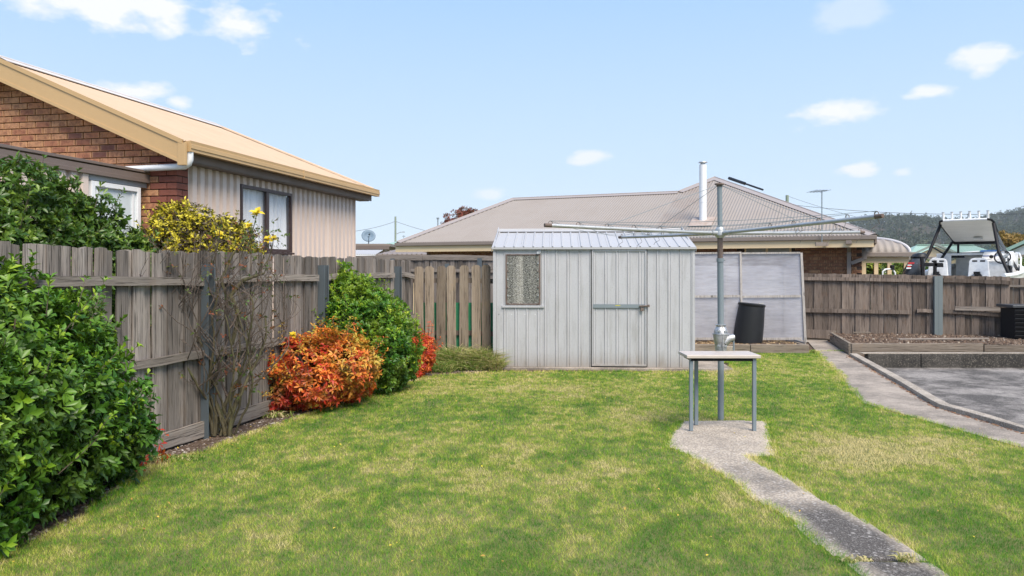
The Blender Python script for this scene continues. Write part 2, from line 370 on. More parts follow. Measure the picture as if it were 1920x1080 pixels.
def inpoly(P, poly):
    x, y = P[:, 0], P[:, 1]; ins = np.zeros(len(P), bool); n = len(poly)
    for i in range(n):
        x1, y1 = poly[i]; x2, y2 = poly[(i + 1) % n]
        c = ((y1 > y) != (y2 > y)) & (x < (x2 - x1) * (y - y1) / ((y2 - y1) + 1e-12) + x1); ins ^= c
    return ins
def edge_dist(P, poly):
    d = np.full(len(P), 9.0); n = len(poly)
    for i in range(n):
        a = np.array(poly[i]); b = np.array(poly[(i + 1) % n]); ab = b - a
        t = np.clip(((P - a) @ ab) / (ab @ ab + 1e-9), 0, 1); d = np.minimum(d, np.linalg.norm(P - a - t[:, None] * ab, axis=1))
    return d
def flat(name, poly, z, m, kind='structure', label=None, thick=.0, parent=None):
    from mathutils.geometry import tessellate_polygon
    tri = tessellate_polygon([[Vector((x, y, 0)) for x, y in poly]]); n = len(poly)
    vs = [(x, y, z) for x, y in poly]; fs = [tuple(t) for t in tri]
    fs = [f if (Vector((vs[f[1]][0] - vs[f[0]][0], vs[f[1]][1] - vs[f[0]][1])).cross(Vector((vs[f[2]][0] - vs[f[0]][0], vs[f[2]][1] - vs[f[0]][1]))) > 0) else f[::-1] for f in fs]
    if thick:
        vs += [(x, y, z - thick) for x, y in poly]; fs += [(i, (i + 1) % n, n + (i + 1) % n, n + i) for i in range(n)]
    mb = MB(); mb.add(vs, fs); return tag(mb.build(name, m, parent), label, kind=kind)
# yard base: garden soil over the whole plot, a little lower than the lawn
flat('garden_bed', [(6.25, 14.23), (14, 14.23), (14, 17.0), (7.4, 18.4)], -.013, SOIL, label='bare soil strip under the raised bed')
flat('garden_bed', [(-4.2, 1), (9.6, 1)] + [(x + .2, y) for x, y in reversed(PATHL)] + [(6.9, 18.5), (-4, 22.5), (-4.5, 8)], -.012, SOIL, label='bare brown soil of the yard under beds and fences')
lawn = flat('lawn', LAWN, 0.0, TURF, label='mown back yard lawn with yellow patches')
# neighbours' yards
flat('neighbour_yard', [(-60, 6), (-4.0, 6), (-2.2, 14), (-1.0, 20.3), (6.9, 18.1), (13, 16.3), (70, 10), (70, 120), (-60, 120)], -.2, FARG, label='rough grass ground beyond the fences')

CONC = concrete('weathered_dark_concrete_path', (.27, .25, .235), (.12, .11, .105), (.55, .52, .48), 120, stain=.5)
CONCL = concrete('pale_concrete_path', (.50, .425, .35), (.18, .155, .13), (.58, .52, .45), 110, stain=.8)
KERBC = concrete('kerb_concrete', (.56, .485, .40), (.2, .17, .135), (.6, .57, .52), 70, stain=.55)
WALLC = concrete('blackened_wall_concrete', (.11, .10, .088), (.035, .033, .03), (.26, .23, .19), 60, stain=.85)
SLAB = concrete('stained_slab_concrete', (.40, .365, .33), (.085, .077, .07), (.47, .44, .40), 90, stain=1.0)
# garden path and pad: pale near the table, darker lower down, pale along the edges
m = Mat('aggregate_concrete_path'); pos = m.coord('World'); sp_ = m.n('ShaderNodeSeparateXYZ'); m.l(pos, sp_.inputs[0])
g = m.n('ShaderNodeMapRange'); g.inputs[1].default_value = 6.6; g.inputs[2].default_value = 5.3; m.l(sp_.outputs[1], g.inputs[0])
v = m.n('ShaderNodeTexVoronoi'); v.inputs['Scale'].default_value = 52; m.l(pos, v.inputs['Vector'])
dk = m.n('ShaderNodeMapRange'); dk.inputs[1].default_value = .3; dk.inputs[2].default_value = .65; m.l(v.outputs[0], dk.inputs[0])
big = m.noise(2.2, 7, .7, 'World', lo=.35, hi=.65); fine = m.noise(110, 3, .6, 'World', lo=.5, hi=.68)
jn = m.n('ShaderNodeMapRange'); jn.inputs[1].default_value = .42; jn.inputs[2].default_value = .0; m.l(m.math('ABSOLUTE', m.math('SUBTRACT', sp_.outputs[1], 5.52)), jn.inputs[0])
f = m.math('SUBTRACT', m.math('ADD', m.math('MULTIPLY', g.outputs[0], .85), m.math('MULTIPLY', big, .45)), m.math('MULTIPLY', m.math('POWER', jn.outputs[0], 1.5), .75), True)
ed = m.attr('edge')
f = m.math('MULTIPLY', f, m.math('ADD', m.math('MULTIPLY', ed, .85), .15), True)
c = m.mix(f, (.58, .49, .385), (.07, .06, .052)); cs_ = m.n('ShaderNodeMapRange'); cs_.inputs[1].default_value = .72; cs_.inputs[2].default_value = .95; m.l(v.outputs['Color'], cs_.inputs[0]); c = m.mix(m.math('MULTIPLY', cs_.outputs[0], .6), c, (.5, .47, .43)); c = m.mix(m.math('MULTIPLY', fine, m.math('ADD', .2, m.math('MULTIPLY', f, .3))), c, (.52, .49, .45))
c = m.mix(m.math('MULTIPLY', dk.outputs[0], .45), c, (.07, .065, .06)); c = m.mix(m.attr('crack'), c, (.012, .011, .01))
m.base(c).rough(.9).spec(.25).bump(v.outputs[0], .004, .8); PADM = m.m
# the pad and the path as a fine grid so the pale edge follows the outline
gx, gy = np.meshgrid(np.arange(.6, 4.6, .03), np.arange(2.3, 8.7, .03)); gpnt = np.stack([gx.ravel(), gy.ravel()], 1)
cell = inpoly(gpnt + .015, PAD).reshape(gx.shape)
def pad_slabs():
    ids = np.arange(gx.size).reshape(gx.shape)
    rim = []
    joint = lambda P: np.where(P[:, 1] > 5.45, 0, np.where(P[:, 1] > 4.30, 1, 2))
    which = joint(gpnt + .015).reshape(gx.shape)
    for k, nm in enumerate(('pad_slab', 'path_slab', 'path_slab')):
        sel = cell & (which == k) & (np.arange(gx.shape[0])[:, None] < gx.shape[0] - 1) & (np.arange(gx.shape[1])[None, :] < gx.shape[1] - 1)
        r, c_ = np.nonzero(sel); fa = np.stack([ids[r, c_], ids[r, c_ + 1], ids[r + 1, c_ + 1], ids[r + 1, c_]], 1)
        used, inv = np.unique(fa, return_inverse=True); P = gpnt[used]
        d = edge_dist(P, PAD); lo = .016 + .006 * np.sin(P[:, 0] * 3) * np.cos(P[:, 1] * 2.3)
        zj = np.minimum(np.abs(P[:, 1] - 4.30), np.abs(P[:, 1] - 5.45)) < .016
        z = np.where(zj & (P[:, 1] < 5), lo - .03, lo); z = np.where(d < .03, .004, z)
        e = np.clip(d / .13 + .25 * np.sin(P[:, 1] * 9) * np.sin(P[:, 0] * 13), 0, 1); e = np.where(zj & (np.abs(P[:, 1] - 4.3) < .1), 1, e)
        o = npmesh(nm, np.column_stack([P, z]), inv.reshape(-1, 4), PADM, pad, {'edge': e, 'crack': (zj & (P[:, 1] < 5)).astype(float)}, smooth=True)
pad = empty('garden_path', (0, 0, 0)); pad['kind'] = 'structure'; pad['label'] = 'aggregate concrete path widening to a pad under the table'
pad_slabs()

# right hand path, kerb, slab, raised bed
KERB_O = outline([(1593, 668), (1640, 695), (1690, 724), (1738, 754), (1760, 766), (1830, 786), (1920, 813)]) + [(7.6, 6.3), (9.0, 4.6)]
RPATH = PATHL + list(reversed(KERB_O)) + outline([(1552, 640), (1545, 628)]) + [(7.0, 18.2), (6.55, 18.2)]
rp = flat('concrete_side_path', RPATH, .006, CONCL, label='narrow pale concrete path running along the kerb to the back fence')
def strip(name, pts, w, z0, z1, m, parent=None, label=None, kind=None, bevel=.008):
    """wall following pts, w to the right of the line"""
    pts = [Vector(p) for p in pts]; offs = []
    for i, p in enumerate(pts):
        d = (pts[min(i + 1, len(pts) - 1)] - pts[max(i - 1, 0)]).normalized(); offs.append(p + Vector((-d.y, d.x)) * w)
    mb = MB(); n = len(pts); vs = []
    for p, q in zip(pts, offs): vs += [(p.x, p.y, z0), (p.x, p.y, z1), (q.x, q.y, z1), (q.x, q.y, z0)]
    fs = []
    for i in range(n - 1):
        a, b = 4 * i, 4 * i + 4; fs += [(a, b, b + 1, a + 1), (a + 1, b + 1, b + 2, a + 2), (a + 2, b + 2, b + 3, a + 3)]
    fs += [(0, 1, 2, 3), (4 * n - 1, 4 * n - 2, 4 * n - 3, 4 * n - 4)]
    mb.add(vs, fs); return tag(mb.build(name, m, parent, bevel=bevel), label, kind=kind)
kerb = strip('kerb', list(KERB_O), .13, -.3, .058, KERBC, label='pale concrete kerb between the side path and sunken slab', kind='structure')
inner = [(x + .14, y + .02) for x, y in KERB_O]
slabp = [(inner[0][0], 14.05)] + inner[1:] + [(14, 4.6), (14, 14.05)]
flat('sunken_slab', slabp, -.17, SLAB, label='stained grey concrete slab below the raised bed')
# dark concrete wall at the back of the slab
wall_s = empty('slab_wall', (0, 0, 0)); wall_s['label'] = 'low blackened concrete wall along the back of the sunken slab'; wall_s['category'] = 'wall'
xw0 = gp(1600, 668)[0]; D0 = 14.05
jx = [xw0 + .1, at(1727, D0)[0], at(1985, D0)[0], 14]
for i in range(3):
    mb = MB(); mb.box(jx[i] + .006, jx[i + 1] - .006, D0, D0 + .16, -.2, .085); mb.build('wall_section', WALLC, wall_s, bevel=.012)
mb = MB(); mb.box(xw0 + .02, 14, D0 + .01, D0 + .15, .088, .1); mb.build('coping', KERBC, wall_s)
# raised vegetable bed of sleepers
bed = empty('raised_bed', (6.2, 14.6, 0), 0, 'low raised garden bed of old sleepers filled with brown soil, before the right fence', 'garden bed')
bl0, bl1 = (gp(1556, 640)[0], 17.3), (at(1594, 14.75)[0], 14.75)
def bbar(name, a, b, w, h, m, par, lift=0.0, bev=.008):
    """a sleeper between two world points (bottom centre), own origin"""
    a, b = Vector(a), Vector(b); d = b - a; L = d.length
    mb = MB(); mb.box(0, L, -w / 2, w / 2, 0, h)
    o = mb.build(name, m, par, bevel=bev); q = d.to_track_quat('X', 'Z'); o.rotation_mode = 'QUATERNION'
    if par is not None: q = Matrix.Rotation(-par.rotation_euler[2], 4, 'Z').to_quaternion() @ q
    o.rotation_quaternion = q; o.location = local(par, a) if par is not None else a
    return o
bbar('sleeper', (*bl1, -.05), (*bl0, -.05), .06, .27, SLEEPER, bed)
bbar('sleeper', (bl1[0] + .02, bl1[1], -.06), (bl1[0] + 2.6, bl1[1] + .05, -.06), .06, .27, SLEEPER, bed)
bbar('sleeper', (bl1[0] + 2.62, bl1[1] + .05, -.08), (bl1[0] + 5.6, bl1[1] + .1, -.09), .06, .26, SLEEPER, bed)
# soil surface with clods
def soil_mound(name, poly, z, amp, par, seed, label=None):
    P = np.array(poly); x0, y0 = P.min(0); x1, y1 = P.max(0); r_ = np.random.default_rng(seed)
    xs = np.arange(x0, x1, .07); ys = np.arange(y0, y1, .07); X, Y = np.meshgrid(xs, ys); Q = np.stack([X.ravel(), Y.ravel()], 1)
    ins = inpoly(Q, poly).reshape(X.shape); Z = z + amp * (np.sin(X * 3.1 + 1) * np.cos(Y * 2.7) * .5 + r_.normal(0, .35, X.shape))
    ids = np.arange(X.size).reshape(X.shape); sel = ins[:-1, :-1] & ins[1:, 1:]
    r, c_ = np.nonzero(sel); fa = np.stack([ids[r, c_], ids[r, c_ + 1], ids[r + 1, c_ + 1], ids[r + 1, c_]], 1)
    o = npmesh(name, np.column_stack([Q, Z.ravel()]) - (np.array(par.location) if par else 0), fa, SOIL, par, smooth=True); return o
o = soil_mound('soil', [(bl0[0], bl0[1]), bl1, (bl1[0] + 6, bl1[1] + .1), (bl1[0] + 6, 16.9), (11, 16.9)], .17, .025, bed, 3); o['kind'] = 'stuff'
# fence side sleepers past the end of the path
low = empty('timber_edging', (6.8, 17.9, 0), R(-14), 'two low stacked timber boards closing the path end at the back fence', 'edging')
a_, b_ = (6.55, 17.85), (7.5, 17.6)
bbar('board', (*a_, 0), (*b_, 0), .05, .12, SLEEPER, low); bbar('board', (*a_, .125), (*b_, .125), .05, .1, SLEEPER, low)
# stick and bits lying on the bed
st1 = bbar('timber_stake', (at(1688, 15.5)[0], 15.55, .2), (at(1842, 15.9)[0], 15.7, .2), .05, .035, WOODR, None)
tag(st1, 'long thin pale stake lying flat on the soil of the raised bed', 'stake')
st2 = bbar('timber_offcut', (at(1606, 17.0)[0], 17.2, .2), (at(1638, 17.0)[0], 17.15, .2), .05, .03, SLEEPER, None)
tag(st2, 'short dark offcut lying at the back left of the raised bed soil', 'offcut')

# ---------------------------------------------------------------- paling fences
def paling_mesh(w, h, t=.014, seed=0, top='rough'):
    r = random.Random(seed); mb = MB(); segs = 6
    bow = r.uniform(-.012, .012); cup = r.uniform(.0, .005)
    tops = [h + r.uniform(-.012, .008) for _ in range(3)] if top == 'rough' else [h - .03, h, h - .03]
    vs = []; xs = [-w / 2, 0, w / 2]
    if top == 'clip': xs = [-w / 2, -w / 4, w / 4, w / 2]; tops = [h - .035, h, h, h - .035]
    k = len(xs)
    for i in range(segs + 1):
        f = i / segs
        for j, x in enumerate(xs):
            z = f * h if i < segs else tops[j]
            xx = x + bow * math.sin(f * 3.1) + (r.uniform(-.002, .002) if 0 < i < segs else 0)
            c = cup if 0 < j < k - 1 else 0
            vs += [(xx, -t / 2 - c, z), (xx, t / 2 - c, z)]
    fs = []; row = 2 * k
    for i in range(segs):
        for j in range(k - 1):
            a = i * row + 2 * j
            fs += [(a, a + 2, a + 2 + row, a + row), (a + 1, a + 1 + row, a + 3 + row, a + 3)]
        a = i * row; fs.append((a, a + row, a + row + 1, a + 1)); b = a + 2 * (k - 1); fs.append((b, b + 1, b + row + 1, b + row))
    for j in range(k - 1):
        a = segs * row + 2 * j; fs.append((a, a + 2, a + 3, a + 1))
    mb.add(vs, fs); me = bpy.data.meshes.new('paling'); me.from_pydata(mb.v, [], mb.f); me.update(); return me
def palings(par, x0, x1, pitch, w, h, m, z0=0.0, seed=1, y=.0, jit=.01, hj=.015, hfn=None, overlap=True, top='rough', lean=.009):
    r = random.Random(seed); meshes = [paling_mesh(w, 1.8, seed=seed * 10 + i, top=top) for i in range(7)]
    for me in meshes: me.materials.append(m)
    x = x0; k = 0
    while x < x1:
        o = bpy.data.objects.new('paling', r.choice(meshes)); col.objects.link(o); o.parent = par
        hh = (hfn(x) if hfn else h) + r.uniform(-hj, hj)
        o.location = (x + r.uniform(-jit, jit), y + (.012 if (k % 2 and overlap) else -.010) + r.uniform(-.003, .003), z0)
        o.scale = (r.uniform(.94, 1.10), 1, (hh - z0) / 1.8); o.rotation_euler = (r.uniform(-.004, .004), r.uniform(-lean, lean), r.uniform(-.05, .05))
        x += pitch; k += 1
def rail(par, xa, za, xb, zb, h=.075, t=.04, y=-.045, m=None, name='rail', seed=0):
    r = random.Random(seed + int(xa * 97)); n = 7; mb = MB(); vs = []
    L = math.hypot(xb - xa, zb - za)
    for i in range(n + 1):
        f = i / n; dz = .012 * math.sin(f * 3 + r.random()) + r.uniform(-.004, .004); hh = h * (1 + r.uniform(-.08, .08))
        x = f * L; vs += [(x, -t / 2, dz - hh / 2), (x, -t / 2, dz + hh / 2), (x, t / 2, dz + hh / 2), (x, t / 2, dz - hh / 2)]
    fs = []
    for i in range(n):
        a, b = 4 * i, 4 * i + 4
        fs += [(a, b, b + 1, a + 1), (a + 1, b + 1, b + 2, a + 2), (a + 2, b + 2, b + 3, a + 3), (a + 3, b + 3, b, a)]
    fs += [(0, 1, 2, 3), (4 * n + 3, 4 * n + 2, 4 * n + 1, 4 * n)]
    mb.add(vs, fs); o = mb.build(name, m or WOODR, par); o.location = (xa, y, za); o.rotation_euler = (0, -math.atan2(zb - za, xb - xa), 0); return o
def cpost(par, x, w, d, h, m=STEEL, y=-.1, z0=-.05, face=False):
    """rolled steel channel post, open side facing along the fence"""
    t = .008; mb = MB()
    if not face:      # open side towards the yard
        mb.box(-w / 2 + t, w / 2 - t, d - t, d, 0, h); mb.box(-w / 2, -w / 2 + t, 0, d, 0, h); mb.box(w / 2 - t, w / 2, 0, d, 0, h)
        mb.box(-w / 2 + t, -w / 2 + .02, 0, t, 0, h); mb.box(w / 2 - .02, w / 2 - t, 0, t, 0, h)
        for zz in (.3, .9, h - .12): mb.tube([(0, d - t - .006, zz), (0, d - t, zz)], .008, 8)
    else:
        mb.box(-w / 2, w / 2, 0, t, 0, h); mb.box(-w / 2, -w / 2 + t, t, d, 0, h); mb.box(w / 2 - t, w / 2, t, d, 0, h)
        mb.box(-.004, .004, -.003, .0, .0, h)
        for zz in (.3, .9, h - .12): mb.tube([(w * .22, -.004, zz), (w * .22, .0, zz)], .009, 8)
    o = mb.build('post', m, par); o.location = (x, y - d, z0); return o
FL = empty('left_paling_fence', (-3.09, 7.5, 0), math.atan2(.9696, .2449), 'tall grey weathered paling fence down the left side with blue grey steel posts', 'fence')
# local +x runs away from the camera, local -y faces the yard
palings(FL, -3.3, 5.62, .112, .130, 1.81, WOODG, seed=3, hfn=lambda x: 1.83 - .004 * x + .012 * math.sin(x * 2.1), hj=.012)
for i, t in enumerate((-4.75, -2.37, 0, 2.37, 4.83)):
    cpost(FL, t + .06, .125, .1, 1.76 if i < 4 else 1.75, y=.0)
ends = [(-3.3, -2.45), (-2.29, -.0), (.13, 2.30), (2.5, 4.76), (4.97, 5.6)]
for i, (a, b) in enumerate(ends):
    dz = (.0, .015, .0, -.01, .02)[i]
    rail(FL, a, 1.55 + dz, b, 1.555 - dz, .078, seed=i); rail(FL, a, .82 - dz, b, .80 + 2 * dz, .075, seed=i + 9)
    rail(FL, a, .085, b, .085, .15, .035, seed=i + 20, name='plinth_board')
# infill of wide round shouldered palings beside the shed
FP = empty('wide_paling_screen', (at(773, 13.05)[0], 13.05, 0), R(-3), 'screen of seven wide spaced palings between left fence and shed', 'fence')
meshes = [paling_mesh(.155, 1.7, seed=80 + i, top='clip') for i in range(4)]
for me in meshes: me.materials.append(WOODN)
for i, (px, hh) in enumerate(((793, 1.7), (813, 1.705), (834, 1.71), (854, 1.715), (877, 1.72), (900, 1.725), (920, 1.73))):
    o = bpy.data.objects.new('paling', meshes[i % 4]); col.objects.link(o); o.parent = FP
    o.location = (at(px - 6, 13.05)[0] - FP.location.x, -.02 + .004 * (i % 2), 0); o.scale = (1, 1, hh / 1.7); o.rotation_euler = (0, random.uniform(-.012, .012), 0)
rail(FP, 0, 1.45, 1.45, 1.45, .08, .04, y=.03, m=WOODB); rail(FP, 0, .55, 1.45, .55, .08, .04, y=.03, m=WOODB)
GREEN = paint('green_painted_sheet', (.03, .27, .12), .5, .3, (.02, .1, .06))
mb = MB(); mb.box(.02, 1.43, .055, .062, 0, 1.08); o = mb.build('backing_sheet', GREEN, FP); o['label'] = 'green sheet showing through the gaps'
for xx in (.55, 1.22):
    mb = MB(); mb.box(xx, xx + .07, .075, .13, 0, 1.75); mb.build('post', STEEL, FP)
# rear boundary, left half: taller fence of the yard behind
x_, y_, _ = at(640, 20.9); FR = empty('rear_paling_fence', (x_, y_, 0), math.atan2(-3.2, 8.6 - x_ * 0 - 1.5) * 1.0, 'far grey paling fence seen over the wide palings, with a capping rail', 'fence')
xb, yb, _ = at(1310, 18.4); FR.rotation_euler[2] = math.atan2(yb - y_, xb - x_); LR = math.hypot(yb - y_, xb - x_)
palings(FR, 0, 4.6, .115, .12, 1.9, WOODG, seed=5, hj=.02)
rail(FR, 0, 1.93, 2.4, 1.95, .13, .03, y=-.03, m=WOODR, name='capping_board'); rail(FR, 2.42, 1.95, 4.6, 1.93, .13, .03, y=-.03, name='capping_board')
rail(FR, 0, 1.6, 4.6, 1.6, .08, .04, y=-.045)
for xx in (1.5, 3.95):
    mb = MB(); mb.box(xx, xx + .12, -.08, -.05, 0, 1.93); mb.build('post', STEEL, FR)
# rear boundary, right half
x_, y_, _ = at(1290, 18.45); xb, yb, _ = at(1893, 16.72)
FB = empty('brown_paling_fence', (x_, y_, 0), math.atan2(yb - y_, xb - x_), 'low brown weathered paling fence behind the raised bed, one grey steel post', 'fence'); LB = math.hypot(xb - x_, yb - y_)
palings(FB, 0, LB, .148, .16, 1.55, WOODB, seed=11, hfn=lambda x: 1.60 - .016 * x, hj=.006, jit=.004)
def fx(px):   # distance along the fence of a photograph column
    k = (px - HX) / F; a = FB.rotation_euler[2]; return (k * y_ - x_) / (math.cos(a) - k * math.sin(a))
def fz(px, py): D = y_ + math.sin(FB.rotation_euler[2]) * fx(px); return EYE + (HY - py) / F * D
px_post = 1757
rail(FB, 0, 1.44, fx(1748), fz(1748, 526), .075, .05, m=WOODB, y=-.05); rail(FB, fx(1767), fz(1767, 526), LB, fz(1893, 530), .085, .05, m=WOODB, y=-.05)
rail(FB, 0, .67, fx(1708), fz(1708, 585), .085, .05, m=WOODB, y=-.05); rail(FB, fx(1718), fz(1718, 583), fx(1748), fz(1748, 583), .075, .05, m=WOODB, y=-.055)
rail(FB, fx(1767), fz(1767, 584), LB, fz(1893, 592), .08, .05, m=WOODB, y=-.05)
o = rail(FB, fx(1788), fz(1788, 578), fx(1893), fz(1893, 581), .085, .03, m=WOODR, y=-.095, name='loose_rail')
rail(FB, fx(1505), .14, fx(1560), .13, .2, .04, m=WOODB, y=-.06, name='plinth_board')
cpost(FB, fx(px_post), .165, .11, 1.5, m=paint('pale_grey_post_steel', (.175, .205, .205), .45, .2, (.10, .12, .12)), y=-.02, z0=0, face=True)
# the next fence beyond the step at the right edge
FC = empty('stepped_paling_fence', (xb + .02, yb + .12, 0), FB.rotation_euler[2], 'short grey paling fence stepping back at the right edge', 'fence')
palings(FC, 0.05, 2.2, .135, .13, 1.46, WOODB, seed=17, hj=.01)
rail(FC, 0, 1.42, 2.2, 1.4, .06, .04, m=WOODB, y=.04); rail(FC, 0, 1.27, 2.2, 1.25, .05, .04, m=WOODR, y=-.05)
# black louvred box at the right edge
BX = empty('black_louvred_box', (at(1900, 15.9)[0], 15.9, .1), R(-6), 'black slatted plastic box with a flat lid at the right edge by the fence', 'box')
mb = MB(); mb.box(.05, .75, .03, .6, 0, .72); mb.build('body', BLACKM, BX)
mb = MB(); mb.box(-.02, .8, -.02, .65, .74, .80); mb.build('lid', plain('dark_grey_lid', (.06, .065, .07), .4), BX, bevel=.01)
for i in range(8):
    mb = MB(); mb.box(0.03, .78, -.015, .015, 0, .055, Matrix.Translation((0, .01, .03 + i * .088)) @ Matrix.Rotation(R(25), 4, 'X')); mb.build('slat', BLACKP, BX)

# ---------------------------------------------------------------- garden shed
x_, y_, _ = at(926, 12.72); SH = empty('garden_shed', (x_, y_, 0), R(-3.2), 'pale grey metal garden shed with louvre window and bolted door', 'shed')
SW, SD, SHH = 3.31, 2.35, 2.0
RIB = [(0, 0), (.008, .013), (.02, .013), (.028, 0), (.046, 0), (.051, .008), (.058, .008), (.063, 0)]
RIBP = .188
def sx(px): return local(SH, (*at(px, SH.location.y - .055 * ((px - HX) / F * 12.7 - SH.location.x) / 1.0)[:2], 0)).x
def spanel(a, b, z0, z1, y=0.0, name='wall_panel', par=SH, m=SHED, off=0.0, prof=RIB, pitch=RIBP):
    # ridges along z, outward normal -y : U=+x, V=+z gives normal -y
    return sheet(name, m, par, (off, y, 0), (1, 0, 0), (0, 0, 1), a - off, b - off, lambda u: z0, lambda u: z1, prof, pitch, smooth=False)
wx0, wx1 = .20, .78; dx0, dx1 = 1.63, 2.53
spanel(0, .16, .03, 1.99); spanel(.16, .80, .03, 1.06, off=.16); spanel(.80, dx0 - .005, .03, 1.99, off=.84)
spanel(dx1 + .005, SW, .03, 1.99, off=.06)
spanel(.16, wx0, 1.06, 1.99, off=.17); spanel(wx1, .80, 1.06, 1.99, off=.79)
mb = MB(); mb.box(.16, .80, -.004, .004, 1.905, 1.99); mb.build('window_lintel', SHED, SH)
mb = MB(); mb.box(-.012, .03, -.02, .03, .02, 2.0); mb.build('corner_trim', SHED, SH)
mb = MB(); mb.box(SW - .03, SW + .014, -.02, .03, .02, 2.0); mb.build('corner_trim', SHED, SH)
# door of ribbed sheet
dr = empty('door', (dx0, -.014, .05)); dr.parent = SH
spanel(.0, dx1 - dx0, 0, 1.93, par=dr, name='door_sheet', off=.02)
for a, b, c_, d_ in ((0, .02, 0, 1.93), (dx1 - dx0 - .02, dx1 - dx0, 0, 1.93), (.02, dx1 - dx0 - .02, 0, .03), (.02, dx1 - dx0 - .02, 1.90, 1.93)):
    mb = MB(); mb.box(a, b, -.02, .0, c_, d_); mb.build('door_edge', SHED, dr)
mb = MB(); mb.box(.02, .9 - .03, -.026, -.018, .965, 1.025); mb.build('security_bar', GALVD, dr)
mb = MB(); mb.box(.39, .47, -.0275, -.026, 1.0, 1.01); mb.build('sticker', plain('yellow_sticker', (.7, .6, .02)), dr)
mb = MB(); mb.tube([(.78, -.04, .995), (.94, -.04, 1.0)], .012, 8); mb.tube([(.93, -.04, .98), (.93, -.04, 1.02)], .02, 8); mb.build('bolt', RUST, dr)
mb = MB(); mb.box(.80, .85, -.06, -.035, .915, .965); mb.tube([(.81, -.048, .96), (.81, -.048, .995), (.825, -.048, 1.01), (.84, -.048, .995), (.84, -.048, .96)], .005, 6); mb.build('padlock', RUST, dr, bevel=.004)
GAP = plain('dark_gap_shade', (.02, .02, .02), .9)  # near-black strips stand in for the shade in the gaps round the door
for a, b, c_, d_ in ((dx0 - .012, dx0 - .002, .03, 1.985), (dx1 + .002, dx1 + .012, .03, 1.985), (dx0, dx1, .03, .045), (dx0, dx1, 1.985, 1.995)):
    mb = MB(); mb.box(a, b, -.003, .02, c_, d_); mb.build('door_gap_shade', GAP, SH)
# louvre window
wd = empty('window', (wx0, 0, 1.06)); wd.parent = SH
fr = MB(); W_, H_ = wx1 - wx0, .845
for a, b, c_, d_ in ((0, .022, 0, H_), (W_ - .022, W_, 0, H_), (.022, W_ - .022, 0, .02), (.022, W_ - .022, H_ - .02, H_)): fr.box(a, b, -.018, .02, c_, d_)
fr.build('frame', RUST, wd)
mb = MB(); mb.box(-.06, W_ + .06, -.03, .0, -.045, -.01); mb.build('sill', SHED, wd)
m = Mat('patterned_louvre_glass'); nz = m.noise(80, 3, .6, 'World', lo=.40, hi=.62); st = m.noise(9, 3, .5, 'World', stretch=(1, 1, .02), lo=.42, hi=.60)
m.base(m.mix(st, m.mix(nz, (.03, .03, .026), (.34, .34, .31)), m.mix(nz, (.20, .19, .165), (.56, .55, .50)))).rough(.25).bump(nz, .004, .7); LOUV = m.m
nb = 6; bh = (H_ - .04) / nb
for i in range(nb):
    mb = MB(); mb.box(.026, W_ - .026, -.003, .003, 0, bh + .012, Matrix.Translation((0, .004, .02 + i * bh)) @ Matrix.Rotation(R(4), 4, 'X')); mb.build('louvre', LOUV, wd)
    for xx in (.024, W_ - .05):
        mb = MB(); mb.box(xx, xx + .02, -.026, -.012, .01 + i * bh, .035 + i * bh); mb.build('louvre_clip', GALV if i % 2 else RUST, wd)
mb = MB(); mb.box(.03, W_ - .03, .05, .06, 0, H_); mb.build('blind', plain('dark_interior_cloth', (.09, .085, .075), .9), wd)
mb = MB(); mb.tube([(.76, -.03, 1.945), (.76, 0, 1.945)], .035, 12); mb.tube([(.735, -.05, 1.925), (.735, 0, 1.92)], .02, 10); mb.build('wall_lamp', GALV, SH, smooth=True)
for xx in (.085, .30, .52, .69):
    mb = MB(); mb.tube([(xx, -.004, .9), (xx, .0, .9)], .008, 8); mb.build('screw_cap', plain('screw_grey', (.12, .12, .12)) if xx < .1 else WHITE, SH)
# side and back walls, gable triangles
for x0 in (0.0, SW):
    mb = MB(); mb.add([(x0, .003, .03), (x0, SD, .03), (x0, SD, 1.99), (x0, SD / 2, 2.42), (x0, .003, 1.99)], [(0, 1, 2, 3, 4)]); o = mb.build('side_wall', SHED, SH)
    s = o.modifiers.new('t', 'SOLIDIFY'); s.thickness = .01
mb = MB(); mb.box(0, SW, SD - .01, SD, .03, 1.99); mb.build('back_wall', SHED, SH)
# roof of individual ribbed sheets, seven to a side
pit = math.atan2(.315, SD / 2 + .04); VL = math.hypot(.315, SD / 2 + .04)
RRIB = [(0, 0), (.010, .014), (.026, .014), (.036, 0)]
nsh = 7; wsh = (SW + .06) / nsh
for side in (0, 1):
    for i in range(nsh):
        a = -.03 + i * wsh
        if side == 0: O, U, V = (0, -.05, 2.02), (1, 0, 0), (0, math.cos(pit), math.sin(pit)); u0, u1 = a, a + wsh - .002
        else: O, U, V = (SW, SD + .05, 2.02), (-1, 0, 0), (0, -math.cos(pit), math.sin(pit)); u0, u1 = a, a + wsh - .002
        sheet('roof_sheet', SHEDR, SH, O, U, V, u0, u1, lambda u: 0, lambda u: VL + .01, RRIB, wsh / 3, thick=.002, smooth=False)
mb = MB(); vcap(mb, (-.03, SD / 2, 2.345), (SW + .03, SD / 2, 2.345), (0, -.25, 1), (0, .25, 1), .2, .018); mb.build('ridge_cap', SHEDR, SH)
mb = MB(); mb.box(-.03, SW + .03, -.06, -.045, 1.985, 2.02); mb.build('eave_flashing', SHEDR, SH)
for x0 in (-.034, SW + .028):
    mb = MB()
    for s_ in (0, 1):
        y0 = -.05 if s_ == 0 else SD + .05
        mb.bar((x0, y0, 1.975), (x0, SD / 2, 2.295), .008, .06, (0, 0, 1))
    mb.build('barge_flashing', SHEDR, SH)
